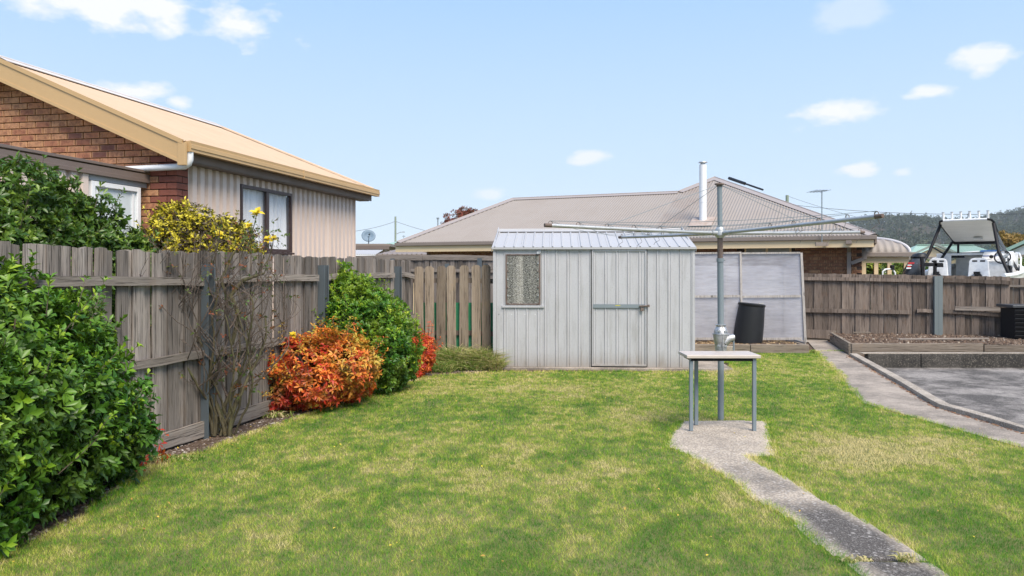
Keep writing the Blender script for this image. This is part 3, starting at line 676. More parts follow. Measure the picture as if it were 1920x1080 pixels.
# shed slab
slab = empty('shed_slab', (0, 0, 0)); slab['kind'] = 'structure'; slab['label'] = 'thin pale concrete slab under the shed'
p = SH.location; a = SH.rotation_euler[2]
mb = MB(); mb.box(-.05, SW + .62, -.085, SD + .1, -.05, .028); o = mb.build('slab', CONCL, slab); o.location = (p.x, p.y, 0); o.rotation_euler = (0, 0, a); bv = o.modifiers.new('b', 'BEVEL'); bv.width = .01
# ---------------------------------------------------------------- rotary clothes hoist
hx, hy = at(1351.5, 8.32)[:2]
CH = empty('rotary_clothesline', (hx, hy, 0), 0, 'old galvanised rotary clothes hoist with a cast winding gear behind the table', 'clothesline')
mb = MB(); mb.tube([(0, 0, -.1), (0, 0, .78)], .033, 20); mb.build('lower_pole', GALVD, CH, smooth=True)
mb = MB(); mb.tube([(0, 0, 1.0), (-.006, 0, 1.76)], .0335, 20); mb.tube([(-.006, 0, 1.74), (-.006, 0, 1.78)], .040, 20); mb.tube([(-.006, 0, 1.76), (.045, -.01, 1.76)], .006, 8); mb.build('upper_pole', GALVD, CH, smooth=True)
mb = MB(); mb.tube([(-.007, 0, 1.78), (-.008, 0, 2.03)], .030, 20); mb.build('inner_pole', RUST, CH, smooth=True)
mb = MB(); mb.tube([(-.008, 0, 2.10), (-.014, 0, 2.58)], .027, 20); mb.build('mast', GALVD, CH, smooth=True)
mb = MB(); mb.tube([(-.014, 0, 2.565), (-.014, 0, 2.585)], .034, 16); mb.tube([(-.014, 0, 2.585), (-.014, 0, 2.60)], [.055, .05], 16); mb.build('mast_cap', RUST, CH, smooth=True)
mb = MB(); mb.tube([(-.008, 0, 2.0), (-.008, 0, 2.03), (-.008, 0, 2.08), (-.008, 0, 2.12)], [.034, .06, .06, .036], 16)
th = math.atan2(.819, 1.938); dirs = [(math.sin(th), -math.cos(th)), (-math.cos(th), -math.sin(th)), (-math.sin(th), math.cos(th)), (math.cos(th), math.sin(th))]
for d in dirs: mb.tube([(.03 * d[0], .03 * d[1], 2.055), (.12 * d[0], .12 * d[1], 2.058)], .026, 12)
mb.build('hub', GALV, CH, smooth=True)
AR = 2.12; tipz = [2.11, 2.095, 2.088, 2.106]
def armpt(i, r, dz=0): d = dirs[i]; return Vector((d[0] * r - .008, d[1] * r, 2.055 + (tipz[i] - 2.055) * (r / AR) + dz))
for i in range(4):
    mb = MB(); mb.tube([armpt(i, .05), armpt(i, .9, -.004), armpt(i, 1.6, -.003), armpt(i, AR)], .0185, 14)
    o = mb.build('arm', GALV, CH, smooth=True)
    e = MB(); e.tube([armpt(i, AR - .07), armpt(i, AR + .004)], .0195, 14, cap=True); e.tube([armpt(i, AR), armpt(i, AR + .0055)], .0155, 12); e.build('arm_end', RUST, o, smooth=True)
    for k, r in enumerate((AR - .06, 1.75, 1.42, 1.1, .78)):
        p = armpt(i, r); ring = [p + Vector((dirs[i][0] * .022 * math.cos(t), dirs[i][1] * .022 * math.cos(t), .018 + .026 * math.sin(t))) for t in [j * math.pi * 2 / 12 for j in range(12)]]
        h = MB(); h.tube(ring[10:] + ring[:8], .0035, 6); h.build('line_hook', RUST, o, smooth=True)
    # stay wire and dangling line ends
    sw = MB(); sw.tube([Vector((-.014, 0, 2.585)), armpt(i, 1.42, .02)], .0028, 5); sw.build('stay_wire', GALVD, CH)
    if i in (0, 3, 2):
        for rr, dl in ((AR - .05, .12), (1.6, .14), (1.2, .1)):
            p = armpt(i, rr, -.015); w_ = MB(); w_.tube([p, p + Vector((.02, 0, -dl * .4)), p + Vector((-.035, .01, -dl * .7)), p + Vector((-.05, .01, -dl))], .0025, 5); w_.build('loose_wire', RUST, CH, smooth=True)
for k, r in enumerate((AR - .06, 1.75, 1.42, 1.1, .78)):
    for i in range(4):
        a, b = armpt(i, r, .045), armpt((i + 1) % 4, r, .045); pts = [a.lerp(b, f / 8) - Vector((0, 0, .05 * math.sin(math.pi * f / 8) * (1 + k % 2 * .6))) for f in range(9)]
        w_ = MB(); w_.tube(pts, .0024, 5); w_.build('clothes_wire', GALVD, CH, smooth=True)
# winding gear: two cast halves bolted together, stub and handle
ALU = Mat('cast_aluminium'); _a = ALU.noise(14, 5, .7); _b = ALU.noise(160, 3, .6); ALU.base(ALU.mix(_a, (.36, .36, .355), (.58, .58, .57))).rough(.42).metal(.75).bump(_b, .002, .5); ALU = ALU.m
mb = MB(); prof = [(.770, .062), (.83, .064), (.875, .075), (.92, .082), (.945, .084), (.950, .078), (.985, .073), (1.02, .055), (1.035, .042)]
mb.tube([(0, 0, z) for z, r in prof], [r for z, r in prof], 28); g = mb.build('gear_housing', ALU, CH, smooth=True)
mb = MB(); mb.box(-.004, .004, -.088, .088, .775, .955); mb.box(-.004, .004, -.06, .06, .955, 1.03); mb.tube([(0, 0, .945), (0, 0, .955)], .09, 28); mb.build('casting_seam', ALU, g)
mb = MB(); mb.tube([(0, 0, 1.03), (0, 0, 1.05), (0, 0, 1.055)], [.044, .058, .05], 20); mb.build('collar', ALU, g, smooth=True)
for zz, rr in ((.825, .066), (.985, .074)):
    for t in (-2.25, -1.98, -1.2, -.92):
        mb = MB(); c0 = Vector((math.cos(t) * rr * .95, math.sin(t) * rr * .95, zz)); mb.tube([c0, c0 + Vector((math.cos(t), math.sin(t), 0)) * .014], .011, 8); mb.build('bolt', GALV, g, smooth=True)
mb = MB(); mb.tube([(.03, -.02, .86), (.08, -.03, .905), (.125, -.035, .915), (.14, -.037, .915)], [.05, .045, .038, .03], 16); mb.build('crank_socket', ALU, g, smooth=True)
mb = MB(); mb.tube([(.13, -.037, .905), (.13, -.037, .775)], .010, 10); mb.build('crank_handle', GALVD, g, smooth=True)

# ---------------------------------------------------------------- table
TB = empty('small_outdoor_table', (at(1358, 7.9)[0], 7.9, .016), 0, 'small table with beige laminate top and slim blue grey legs on the concrete pad', 'table')
tx0, tx1 = at(1288, 7.68)[0] - TB.location.x, at(1427, 7.68)[0] - TB.location.x
TOP = paint('beige_laminate', (.54, .47, .41), .35, .2, (.34, .29, .25), sc=8, stretch=(1, 1, 1))
mb = MB(); mb.box(tx0, tx1, -.22, .18, .742, .775); mb.build('tabletop', TOP, TB, bevel=.006)
for (xa, xb_, ya, yb_) in ((tx0 + .05, tx1 - .05, -.19, -.165), (tx0 + .05, tx1 - .05, .125, .15), (tx0 + .05, tx0 + .075, -.16, .12), (tx1 - .075, tx1 - .05, -.16, .12)):
    mb = MB(); mb.box(xa, xb_, ya, yb_, .712, .741); mb.build('apron_rail', BLACKM, TB)
rl_, rr2_ = at(1305.5, 8.03)[0] - TB.location.x, at(1414, 8.03)[0] - TB.location.x
LEGM = paint('blue_grey_leg_paint', (.19, .23, .26), .45, .35, (.12, .14, .155), sc=14)
for lx, ly in ((tx0 + .055, -.165), (tx1 - .055, -.175), (rl_, .13), (rr2_, .13)):
    mb = MB(); mb.box(lx - .018, lx + .018, ly - .018, ly + .018, 0.0, .74); lg = mb.build('leg', LEGM, TB, bevel=.003)

# ---------------------------------------------------------------- plastic covered growing frame and its bed
gb = empty('growing_bed', (at(1305, 15)[0], 15.0, 0), R(-1), 'low soil bed edged with weathered sleepers under the plastic frame', 'garden bed')
gbx = local(gb, (at(1516, 14.95)[0], 14.95, 0)).x
for a, b, y_ in ((-.6, 1.05, 0), (1.06, gbx, .0)):
    mb = MB(); mb.box(a, b, y_ - .05, y_ + .05, -.05, .17); o = mb.build('sleeper', SLEEPER, gb, bevel=.012)
mb = MB(); mb.box(gbx - .09, gbx, .06, 1.9, -.05, .165); mb.build('sleeper', SLEEPER, gb, bevel=.012)
o = soil_mound('soil', [(gb.location.x - .6, 15.05), (gb.location.x + gbx - .08, 15.02), (gb.location.x + gbx - .05, 16.9), (gb.location.x - .6, 16.9)], .15, .03, gb, 5); o['kind'] = 'stuff'; o.rotation_euler = (0, 0, R(1))
mb = MB(); mb.box(.53 + .0, .73, -.12, -.06, .02, .14); bp = mb.build('stone_block', KERBC, None, bevel=.01); bp.name = 'stone_block'
bp.location = (gb.location.x, gb.location.y, 0); tag(bp, 'small grey stone block leaning on the sleeper below the black compost bin', 'block')
GH = empty('plastic_growing_frame', (at(1305, 15.6)[0], 15.6, 0), R(-1), 'grey timber frame covered with stretched translucent plastic sheet, on the sleeper bed', 'growing frame')
FRM = wood('bleached_batten_timber', (.56, .53, .5), (.36, .33, .31), (.24, .22, .2), 'z', .1, warmk=.1)
def ghx(px): return local(GH, (*at(px, 15.6)[:2], 0)).x
g0, g1, g2 = ghx(1280), ghx(1388), ghx(1501)
zt, zm, zb = EYE + (HY - 474) / F * 15.6, EYE + (HY - 555) / F * 15.6, .20
lean = .10
def yl(z): return lean * (zt - z) / zt * -1.0
for x_, wd_ in ((g0, .04), (g1, .045), (g2, .05)):
    mb = MB(); mb.bar((x_ + (.0 if x_ < g2 - .1 else .05), yl(zb), zb if x_ < g2 - .1 else .16), (x_, yl(zt), zt), wd_, .04, (0, 1, 0)); mb.build('upright', FRM, GH, bevel=.004)
for z_, t in ((zt, .035), (zm, .045), (zb + .04, .045)):
    for a, b in ((g0, g1), (g1, g2)):
        mb = MB(); mb.bar((a + .025, yl(z_), z_ - .012), (b - .025, yl(z_), z_), .03, t); mb.build('batten', FRM, GH)
mb = MB(); mb.bar((g2 + .01, .02, zt - .02), (g2 + .03, 1.1, zt - .25), .04, .04); mb.bar((g2 + .06, -.05, .14), (g2 + .03, 1.1, .15), .04, .04); mb.bar((g2 + .03, 1.1, .15), (g2 + .03, 1.1, zt - .25), .04, .04, (0, 1, 0)); mb.build('side_frame', FRM, GH)
for a in (g0, g1):
    mb = MB(); mb.bar((a, .0, zt), (a, 1.1, zt - .25), .04, .04); mb.bar((a, 1.1, .15), (a, 1.1, zt - .25), .04, .04, (0, 1, 0)); mb.build('back_frame', FRM, GH)
# film: wrinkled sheet, each bay its own piece
m = Mat('translucent_plastic_film'); wv = m.noise(1.1, 3, .5, stretch=(1, 1, 1.2), lo=.34, hi=.66); fn = m.noise(14, 4, .6, stretch=(.25, 1, 1.6))
cl = m.mix(wv, (.52, .51, .545), (.72, .71, .735)); m.base(cl).rough(.25).spec(.6).bump(fn, .006, .3)
tl = m.n('ShaderNodeBsdfTranslucent'); m.l(cl, tl.inputs[0]); tp = m.n('ShaderNodeBsdfTransparent')
a1 = m.n('ShaderNodeMixShader'); a1.inputs[0].default_value = .45; m.l(m.p.outputs[0], a1.inputs[1]); m.l(tl.outputs[0], a1.inputs[2])
a2 = m.n('ShaderNodeMixShader'); m.l(m.math('ADD', .24, m.math('MULTIPLY', fn, .22)), a2.inputs[0]); m.l(a1.outputs[0], a2.inputs[1]); m.l(tp.outputs[0], a2.inputs[2]); m.l(a2.outputs[0], m.o.inputs[0]); FILM = m.m
def film(c00, c10, c11, c01, seed, amp=.02):
    nu, nv = 24, 16; vs = []; c = [Vector(q) for q in (c00, c10, c11, c01)]; nrm = (c[1] - c[0]).cross(c[3] - c[0]).normalized(); r_ = random.Random(seed); ph = [r_.uniform(0, 6) for _ in range(6)]
    for j in range(nv + 1):
        for i in range(nu + 1):
            u, v = i / nu, j / nv; p = c[0].lerp(c[1], u).lerp(c[3].lerp(c[2], u), v); e = min(u, 1 - u, v, 1 - v) * 4; e = min(1, e)
            w_ = math.sin(u * 5 + v * 9 + ph[0]) * .5 + math.sin(u * 13 - v * 6 + ph[1]) * .25 + math.sin(v * 17 + u * 3 + ph[2]) * .25
            vs.append(p + nrm * (amp * w_ * e))
    fs = [(j * (nu + 1) + i, j * (nu + 1) + i + 1, (j + 1) * (nu + 1) + i + 1, (j + 1) * (nu + 1) + i) for j in range(nv) for i in range(nu)]
    mb = MB(); mb.add(vs, fs); mb.build('plastic_sheet', FILM, GH, smooth=True)
for k, (a, b, z0, z1) in enumerate(((g0, g1, zm, zt), (g1, g2, zm, zt), (g0, g1, zb, zm), (g1, g2, zb, zm))):
    xo = .05 * (zt - z0) / zt if b == g2 else 0
    film((a, yl(z0) + .024, z0), (b + xo, yl(z0) + .024, z0), (b, yl(z1) + .024, z1), (a, yl(z1) + .024, z1), k, .008)
film((g2 + .06, -.03, .18), (g2 + .06, 1.1, .18), (g2 + .04, 1.1, zt - .25), (g2 + .02, -.01, zt), 9)
film((g0, 1.13, .15), (g2 + .04, 1.13, .15), (g2 + .04, 1.13, zt - .26), (g0, 1.13, zt - .26), 12)
# compost bin
CB = empty('compost_bin', (at(1401, 15.5)[0], 15.5, .17), 0, 'leaning black plastic compost bin with a lid standing on the sleeper bed', 'compost bin')
mb = MB(); n = 32
pr = [(-.05, .292), (0, .297), (.02, .297), (.35, .285), (.74, .255)]
ring_v = [(z * .125 + r * math.cos(2 * math.pi * j / n), r * math.sin(2 * math.pi * j / n), z + (-.04 * math.cos(2 * math.pi * j / n) * z)) for z, r in pr for j in range(n)]
mb.add(ring_v, [(i * n + j, i * n + (j + 1) % n, (i + 1) * n + (j + 1) % n, (i + 1) * n + j) for i in range(len(pr) - 1) for j in range(n)]); o = mb.build('barrel', BLACKP, CB, smooth=True)
mb = MB(); T = Matrix.Translation((.092, 0, .745)) @ Matrix.Rotation(R(6), 4, 'Y'); L_ = MB(); L_.tube([(0, 0, -.02), (0, 0, .0), (0, 0, .03), (0, 0, .04), (0, 0, .045)], [.258, .27, .27, .25, .12], n); L_.v = [tuple(T @ Vector(v)) for v in L_.v]; L_.build('lid', BLACKP, CB, smooth=True)
mb = MB(); mb.box(.19, .30, -.12, -.08, .775, .795); mb.build('lid_clip', plain('grey_clip', (.4, .4, .38)), CB, bevel=.005)
for zz in (.45, .46):
    pass
# spread of dry straw on the growing bed
# ---------------------------------------------------------------- left neighbour's house
LH = empty('brick_and_sheet_house', (-4.29, 9.70, 0), R(-12.28), 'brick and ribbed sheet house with sand coloured roof behind the left fence', 'house')
RX, RYE, ZE, ZR = -2.55, 4.72, 3.25, 4.44
slope = (ZR - ZE) / (.25 - RX); YE = 5.84
mb = MB(); mb.add([(0.0, .02, -.2), (-5.1, .02, -.2), (-5.1, .02, 3.1), (RX, .02, 4.30), (0.0, .02, 3.12)], [(0, 1, 2, 3, 4)])
o = mb.build('gable_wall', MORTAR, LH)
mb = MB(); mb.box(-.03, .004, .02, .24, -.2, 3.0); mb.build('corner_wall', MORTAR, LH)
CH_ = .086; nb_ = 0
brmesh = {}
def brick_obj(par, x, y, z, L, m, dx=0.0, ax='x', H=.074, dep=.05, ry=0):
    key = (round(L, 3), m.name, H)
    if key not in brmesh:
        b = MB(); t = .004; x0, x1, z0, z1 = -L / 2, L / 2, 0, H
        b.add([(x0, dep, z0), (x1, dep, z0), (x1, dep, z1), (x0, dep, z1), (x0, 0.004, z0), (x1, .004, z0), (x1, .004, z1), (x0, .004, z1), (x0 + t, 0, z0 + t), (x1 - t, 0, z0 + t), (x1 - t, 0, z1 - t), (x0 + t, 0, z1 - t)],
              [(8, 9, 10, 11), (4, 5, 9, 8), (5, 6, 10, 9), (6, 7, 11, 10), (7, 4, 8, 11), (0, 1, 5, 4), (1, 2, 6, 5), (2, 3, 7, 6), (3, 0, 4, 7)])
        me = bpy.data.meshes.new('brick'); me.from_pydata(b.v, [], b.f); me.materials.append(m); me.update(); brmesh[key] = me
    o = bpy.data.objects.new('brick', brmesh[key]); col.objects.link(o); o.parent = par
    o.location = (x, y + random.uniform(-.0015, .0015), z); o.rotation_euler = (random.uniform(-.003, .003), random.uniform(-.003, .003), ry); return o
for c_ in range(24, 52):
    z = c_ * CH_ + .02; off = .125 * (c_ % 2)
    if z < 2.15: continue
    x = -off - .12 if True else 0
    k = 0
    while x > -3.25:
        zt_ = ZE + slope * (.25 - x) - .30
        hidden = (x < -.66 and z < 2.74)
        if z + .03 < zt_ + .06 and not hidden:
            red = x > -.48
            nbk = brick_obj(LH, x, -.012 if not red else -.016, z, .234, BRKR if (red and (x > -.2 or c_ % 2)) and z < 3.1 else BRK)
        x -= .25
for c_ in range(24, 37):  # header closers and the return at the corner
    z = c_ * CH_ + .02
    if c_ % 2: brick_obj(LH, -.06, -.016, z, .115, BRKR)
    brick_obj(LH, .018, .105 if c_ % 2 else .045, z, .24 if c_ % 2 else .115, BRKR, ry=R(90))
    if not c_ % 2: brick_obj(LH, .018, .17, z, .115, BRKR, ry=R(90))
# ribbed sheet wall along x = 0
RW = [(0, 0), (.030, 0), (.044, .042), (.128, .042), (.142, 0)]
def hwall(a, b, z0, z1, x=.0, par=LH, name='wall_sheet', m=BEIGE, off=0):
    return sheet(name, m, par, (x, off, 0), (0, 1, 0), (0, 0, 1), a - off, b - off, lambda u: z0, lambda u: z1, RW, .17, smooth=False)
wy0, wy1, wz0, wz1 = 1.42, 2.92, 1.93, 2.90
for a, b in ((.24, 1.42), (2.92, 4.2), (4.2, 5.44)): hwall(a, b, -.2, 3.12, off=.24)
hwall(1.42, 2.92, -.2, wz0, off=.24); hwall(1.42, 2.92, wz1, 3.12, off=.24)
mb = MB(); mb.box(-.02, .035, 5.43, 5.47, -.2, 3.1); mb.build('corner_trim', BEIGE, LH)
mb = MB(); mb.box(-5.1, 0, 5.44, 5.46, -.2, 3.1); mb.box(-5.12, -5.1, 0, 5.46, -.2, 3.1); mb.build('rear_wall', BEIGE, LH)
# window with curtain
hw = empty('window', (.0, wy0, wz0)); hw.parent = LH
FRW = plain('dark_brown_window_frame', (.06, .035, .03), .4)
ww, wh = wy1 - wy0, wz1 - wz0
fb = MB(); [fb.box(-.03, .045, a, b, c_, d_) for a, b, c_, d_ in ((0, .045, 0, wh), (ww - .045, ww, 0, wh), (.045, ww - .045, 0, .045), (.045, ww - .045, wh - .045, wh))]; fb.build('frame', FRW, hw)
mb = MB(); mb.box(-.02, .035, ww / 2 - .04, ww / 2 + .04, .045, wh - .045); mb.build('mullion', FRW, hw)
mb = MB(); mb.box(.0, .07, -.03, ww + .03, -.035, -.005); mb.build('sill', FRW, hw)
HG = glassy('window_glass', (.5, .55, .6), .02, .10)
for a, b in ((.045, ww / 2 - .04), (ww / 2 + .04, ww - .045)):
    mb = MB(); mb.box(0, .006, a, b, .045, wh - .045); mb.build('pane', HG, hw)
CUR = Mat('white_net_curtain'); _a = CUR.noise(20, 3, .6, stretch=(1, 1, .03)); CUR.base(CUR.mix(_a, (.72, .73, .75), (.92, .93, .94))).rough(.9); CUR = CUR.m
mb = MB(); vs = []; nn_ = 120
for i in range(nn_ + 1):
    y = .03 + (ww - .06) * i / nn_; x = -.045 + .018 * math.sin(i * .55) + .01 * math.sin(i * 1.37); vs += [(x, y, .02), (x * .9 - .01, y + .02 * math.sin(i * .2), wh - .02)]
mb.add(vs, [(2 * i, 2 * i + 2, 2 * i + 3, 2 * i + 1) for i in range(nn_)]); mb.build('curtain', CUR, hw, smooth=True)
# roof: long near plane, far plane, small hip
UX = Vector((0, 1, 0)); VV = Vector((RX - .25, 0, ZR - ZE)).normalized(); RL = (Vector((RX, 0, ZR)) - Vector((.25, 0, ZE))).length
hipf = (YE - RYE) / RL
TR = [(0, 0), (.06, .0), (.075, .02), (.1, .02), (.115, 0)]
sheet('roof_sheet', TANROOF, LH, (.25, -.20, ZE), (0, 1, 0), VV, 0, YE + .2, lambda u: 0, lerp_fn([(0, RL), (RYE + .2, RL), (YE + .2, .01)]), CORR, .076, .8)
sheet('roof_sheet', TANROOF, LH, (2 * RX - .25, YE, ZE), (0, -1, 0), Vector((-(RX - .25), 0, ZR - ZE)), 0, YE + .2, lambda u: 0, lerp_fn([(0, .01), (YE - RYE, RL), (YE + .2, RL)]), CORR, .076, .8)
ev = Vector((0, RYE - YE, ZR - ZE)); el_ = ev.length; wid = 2 * (.25 - RX)
sheet('roof_sheet', TANROOF, LH, (.25, YE, ZE), (-1, 0, 0), ev, 0, wid, lambda u: 0, lerp_fn([(0, .01), (wid / 2, el_), (wid, .01)]), CORR, .076, .8)
mb = MB(); vcap(mb, (RX, -.2, ZR + .02), (RX, RYE, ZR + .02), (.43, 0, 1), (-.43, 0, 1), .34, .02); mb.build('ridge_cap', paint('pale_ridge_metal', (.62, .58, .55), .4, .2), LH)
for sx_ in (.25, 2 * RX - .25):
    mb = MB(); vcap(mb, (RX, RYE, ZR + .02), (sx_, YE, ZE + .01), (.43 if sx_ > RX else -.43, 0, 1), (0, 1.06, 1), .24, .012); mb.build('hip_cap', TANROOF, LH)
# barge board: three step fold
for s_ in (0, 1):
    xe = .26 if s_ == 0 else 2 * RX - .26
    a = Vector((xe, -.215, ZE + .02)); b = Vector((RX, -.215, ZR + .035))
    for dz, hh, yy, mm in ((-.03, .055, -.012, TAN), (-.165, .20, 0, TAN), (-.285, .04, -.008, TAN)):
        o_ = Vector((0, yy, dz)); mb = MB(); up = Vector((0, 0, 1)); mb.bar(a + o_, b + o_, .02, hh); mb.build('barge_board', mm, LH)
mb = MB(); mb.bar((.20, -.10, ZE - .26), (RX, -.10, ZR - .25), .20, .01); mb.build('verge_soffit', TAN, LH)
mb = MB(); mb.box(.19, .30, -.235, -.19, ZE - .30, ZE - .02); mb.build('barge_end', TAN, LH, bevel=.004)
# gutter with folded lip
prf = [(.0, 0), (.0, -.10), (.03, -.125), (.115, -.125), (.115, -.09), (.125, -.085), (.125, -.035), (.115, -.03), (.12, .01), (.105, .012)]
mb = MB()
vs = []
for y in (-.17, YE + .12): vs += [(.22 + x, y, ZE + .0 + z) for x, z in prf]
k = len(prf); mb.add(vs, [(i, i + 1, k + i + 1, k + i) for i in range(k - 1)] + [tuple(range(k)), tuple(range(2 * k - 1, k - 1, -1))]); gt = mb.build('gutter', TAN, LH)
mb = MB(); mb.box(.2, .348, 2.75, 2.77, ZE - .128, ZE + .013); mb.build('gutter_joint', TAN, LH)
mb = MB(); mb.box(.20, .215, .0, YE, ZE - .225, ZE - .06); mb.build('fascia', paint('brown_eave_fascia', (.15, .11, .08), .5, .2), LH)
mb = MB(); mb.box(.0, .20, .0, YE - .1, ZE - .235, ZE - .222); mb.build('eave_soffit', paint('brown_eave_soffit', (.17, .13, .10), .5, .2), LH)
mb = MB(); pv = [(.29, -.12, ZE - .12), (.29, -.12, ZE - .22), (.27, -.12, ZE - .27), (.22, -.12, ZE - .30), (-.1, -.11, ZE - .305), (-1.25, -.08, ZE - .32)]
mb.tube(pv, .04, 14); mb.build('downpipe', WHITE, LH, smooth=True)
# lean-to porch
LT = -.41; KZ = 2.92
mb = MB(); mb.box(LT - 1.4, LT + .03, -3.2, -.02, KZ - .03, KZ - .005); mb.build('porch_roof', BROWN, LH)
for dz, hh, xx in ((-.0, .035, .03), (-.05, .07, .022), (-.11, .05, .03)):
    mb = MB(); mb.box(LT + .0, LT + xx + .02, -3.2, -.015, KZ + dz - hh, KZ + dz - .002); mb.build('porch_fascia', BROWN, LH, bevel=.003)
hwall(-3.2, -.99, -.2, KZ - .15, x=LT - .02, off=-3.2, name='porch_wall_sheet')
mb = MB(); mb.box(LT - .05, LT - .005, -.99, -.015, 2.70, KZ - .15); mb.build('porch_lintel', paint('grey_lintel_metal', (.36, .38, .40), .4, .2), LH)
pd = empty('porch_door', (LT, -.98, -.2)); pd.parent = LH
fb = MB(); [fb.box(-.05, .02, a, b, c_, d_) for a, b, c_, d_ in ((0, .06, 0, 2.89), (.77, .83, 0, 2.89), (.06, .77, 2.83, 2.89))]; fb.build('door_frame', WHITE, pd, bevel=.006)
mb = MB(); mb.box(-.04, -.015, .06, .77, 0, 2.83); mb.build('door_leaf', paint('pale_grey_door', (.60, .66, .68), .4, .1), pd)
mb = MB(); mb.box(-.014, .0, .09, .125, .1, 2.8); mb.box(-.014, .0, .70, .735, .1, 2.8); mb.build('door_moulding', WHITE, pd)
# ---------------------------------------------------------------- brown brick house behind
A3 = Vector(at(745, 24.8, 457)); B3 = Vector(at(1640, 19.0, 440)); A3.z = B3.z = 2.50
ud = (B3 - A3); EL = ud.length; ud.normalize(); vd = Vector((-ud.y, ud.x, 0)); ang = math.atan2(ud.y, ud.x)
BH = empty('brown_brick_house', (A3.x, A3.y, 0), ang, 'long brown brick house with taupe corrugated hip roof behind the shed', 'house')
PT = R(22); pn = Vector((0, -math.sin(PT), math.cos(PT)))
Mi = (Matrix.Translation((A3.x, A3.y, 0)) @ Matrix.Rotation(ang, 4, 'Z')).inverted()
def roofpt(px, py):
    """local point on the front roof plane seen at that place"""
    o = Mi @ Vector((0, 0, EYE)); d = (Mi.to_3x3() @ Vector(((px - HX) / F, 1, (HY - py) / F)))
    t = (Vector((0, 0, 2.50)) - o).dot(pn) / d.dot(pn); return o + d * t
r1, r2, pk = roofpt(965, 371), roofpt(1270, 364), roofpt(1340, 334)
r2.y = r1.y = (r1.y + r2.y) / 2; r1.z = r2.z = 2.5 + r1.y * math.tan(PT)
print('roof', r1, r2, pk, EL)
sl_ = 1 / math.cos(PT)
sheets = [0, r1.x, (r1.x + r2.x) / 2, r2.x, pk.x, (pk.x + EL) / 2, EL]
top = lerp_fn([(0, .01), (r1.x, r1.y * sl_), (r2.x, r2.y * sl_), (pk.x, pk.y * sl_), (EL, .01)])
RUSTROOF = paint('taupe_roof_sheet_rusty', (.272, .24, .21), .6, .4, (.2, .13, .095), sc=1.4, stretch=(1, 1, 1))
for i in range(6):
    sheet('roof_sheet', RUSTROOF if i == 3 else TAUPE, BH, (0, 0, 2.50), (1, 0, 0), (0, math.cos(PT), math.sin(PT)), sheets[i], sheets[i + 1] - .003, lambda u: 0, top, CORR, .086)
# other planes
bk = pk.y * 2
mb = MB(); P = lambda *a: Vector(a)
mb.add([(0, 0, 2.5), tuple(r1), (0, 2 * r1.y, 2.5)], [(0, 1, 2)])
mb.add([(0, 2 * r1.y, 2.5), tuple(r1), tuple(r2), (r2.x, 2 * r1.y, 2.5)], [(0, 1, 2, 3)])
mb.add([tuple(pk), tuple(r2), (r2.x - 1.5, bk, 2.5), (EL, bk, 2.5)], [(0, 1, 2, 3)]); mb.add([tuple(pk), (EL, bk, 2.5), (EL, 0, 2.5)], [(0, 1, 2)])
mb.build('rear_roof', TAUPE, BH)
RC = paint('taupe_ridge_metal', (.33, .285, .26), .45, .15, (.25, .2, .17))
for a, b, n2 in ((P(0, .0, 2.5), r1, (-1, 0, 2)), (r1, r2, (0, .4, 1)), (r2, pk, (-.6, .4, 1.5)), (pk, P(EL, 0, 2.5), (1, 0, 2))):
    mb = MB(); up = P(0, 0, .015); vcap(mb, a + up, b + up, (0, -math.tan(PT), 1), n2, .38, .02); mb.build('ridge_cap', RC, BH)
mb = MB(); mb.box(-.05, EL + .05, -.10, -.005, 2.39, 2.5); mb.build('gutter', TAUPED, BH, bevel=.012)
mb = MB(); mb.box(-.05, EL - .02, -.03, .025, 2.20, 2.388); mb.build('fascia', CREAM, BH)
mb = MB(); mb.box(-.05, .0, 0, 2 * r1.y, 2.3, 2.5); mb.box(EL, EL + .05, 0.03, bk, 2.3, 2.5); mb.build('side_gutter', TAUPED, BH)
mb = MB(); mb.box(.0, EL, .03, .5, 2.225, 2.24); mb.build('eave_soffit', CREAM, BH)
def bx_(px):  # local x on the wall plane y=.5 for a photograph column
    o = Mi @ Vector((0, 0, EYE)); d = Mi.to_3x3() @ Vector(((px - HX) / F, 1, 0)); t = (.5 - o.y) / d.y; return (o + d * t)
def bz_(px, py):
    o = Mi @ Vector((0, 0, EYE)); d = Mi.to_3x3() @ Vector(((px - HX) / F, 1, (HY - py) / F)); t = (.5 - o.y) / d.y; return (o + d * t).z
xr = bx_(1616).x; wxa, wxb, wxc = bx_(1396).x, bx_(1438).x, bx_(1484).x; wzb = bz_(1440, 478)
mb = MB(); mb.box(.8, wxa - .02, .52, .7, -.2, 2.22); mb.box(wxc + .02, xr - .01, .52, .7, -.2, 2.22); mb.box(wxa - .02, wxc + .02, .52, .7, -.2, wzb); mb.box(.8, xr, .7, bk - .5, -.2, 2.22); mb.build('wall', MORTAR, BH)
cnt = 0
xs0 = bx_(1296).x
for c_ in range(16, 27):
    z = c_ * .086 + .0
    if z < 1.30 or z + .076 > 2.23: continue
    x = xr - .12 - .125 * (c_ % 2)
    while x > xs0:
        if not (wxa - .10 < x < wxc + .10 and z > wzb - .04):
            brick_obj(BH, x, .50, z, .235, BRKF, dep=.03); cnt += 1
        x -= .25
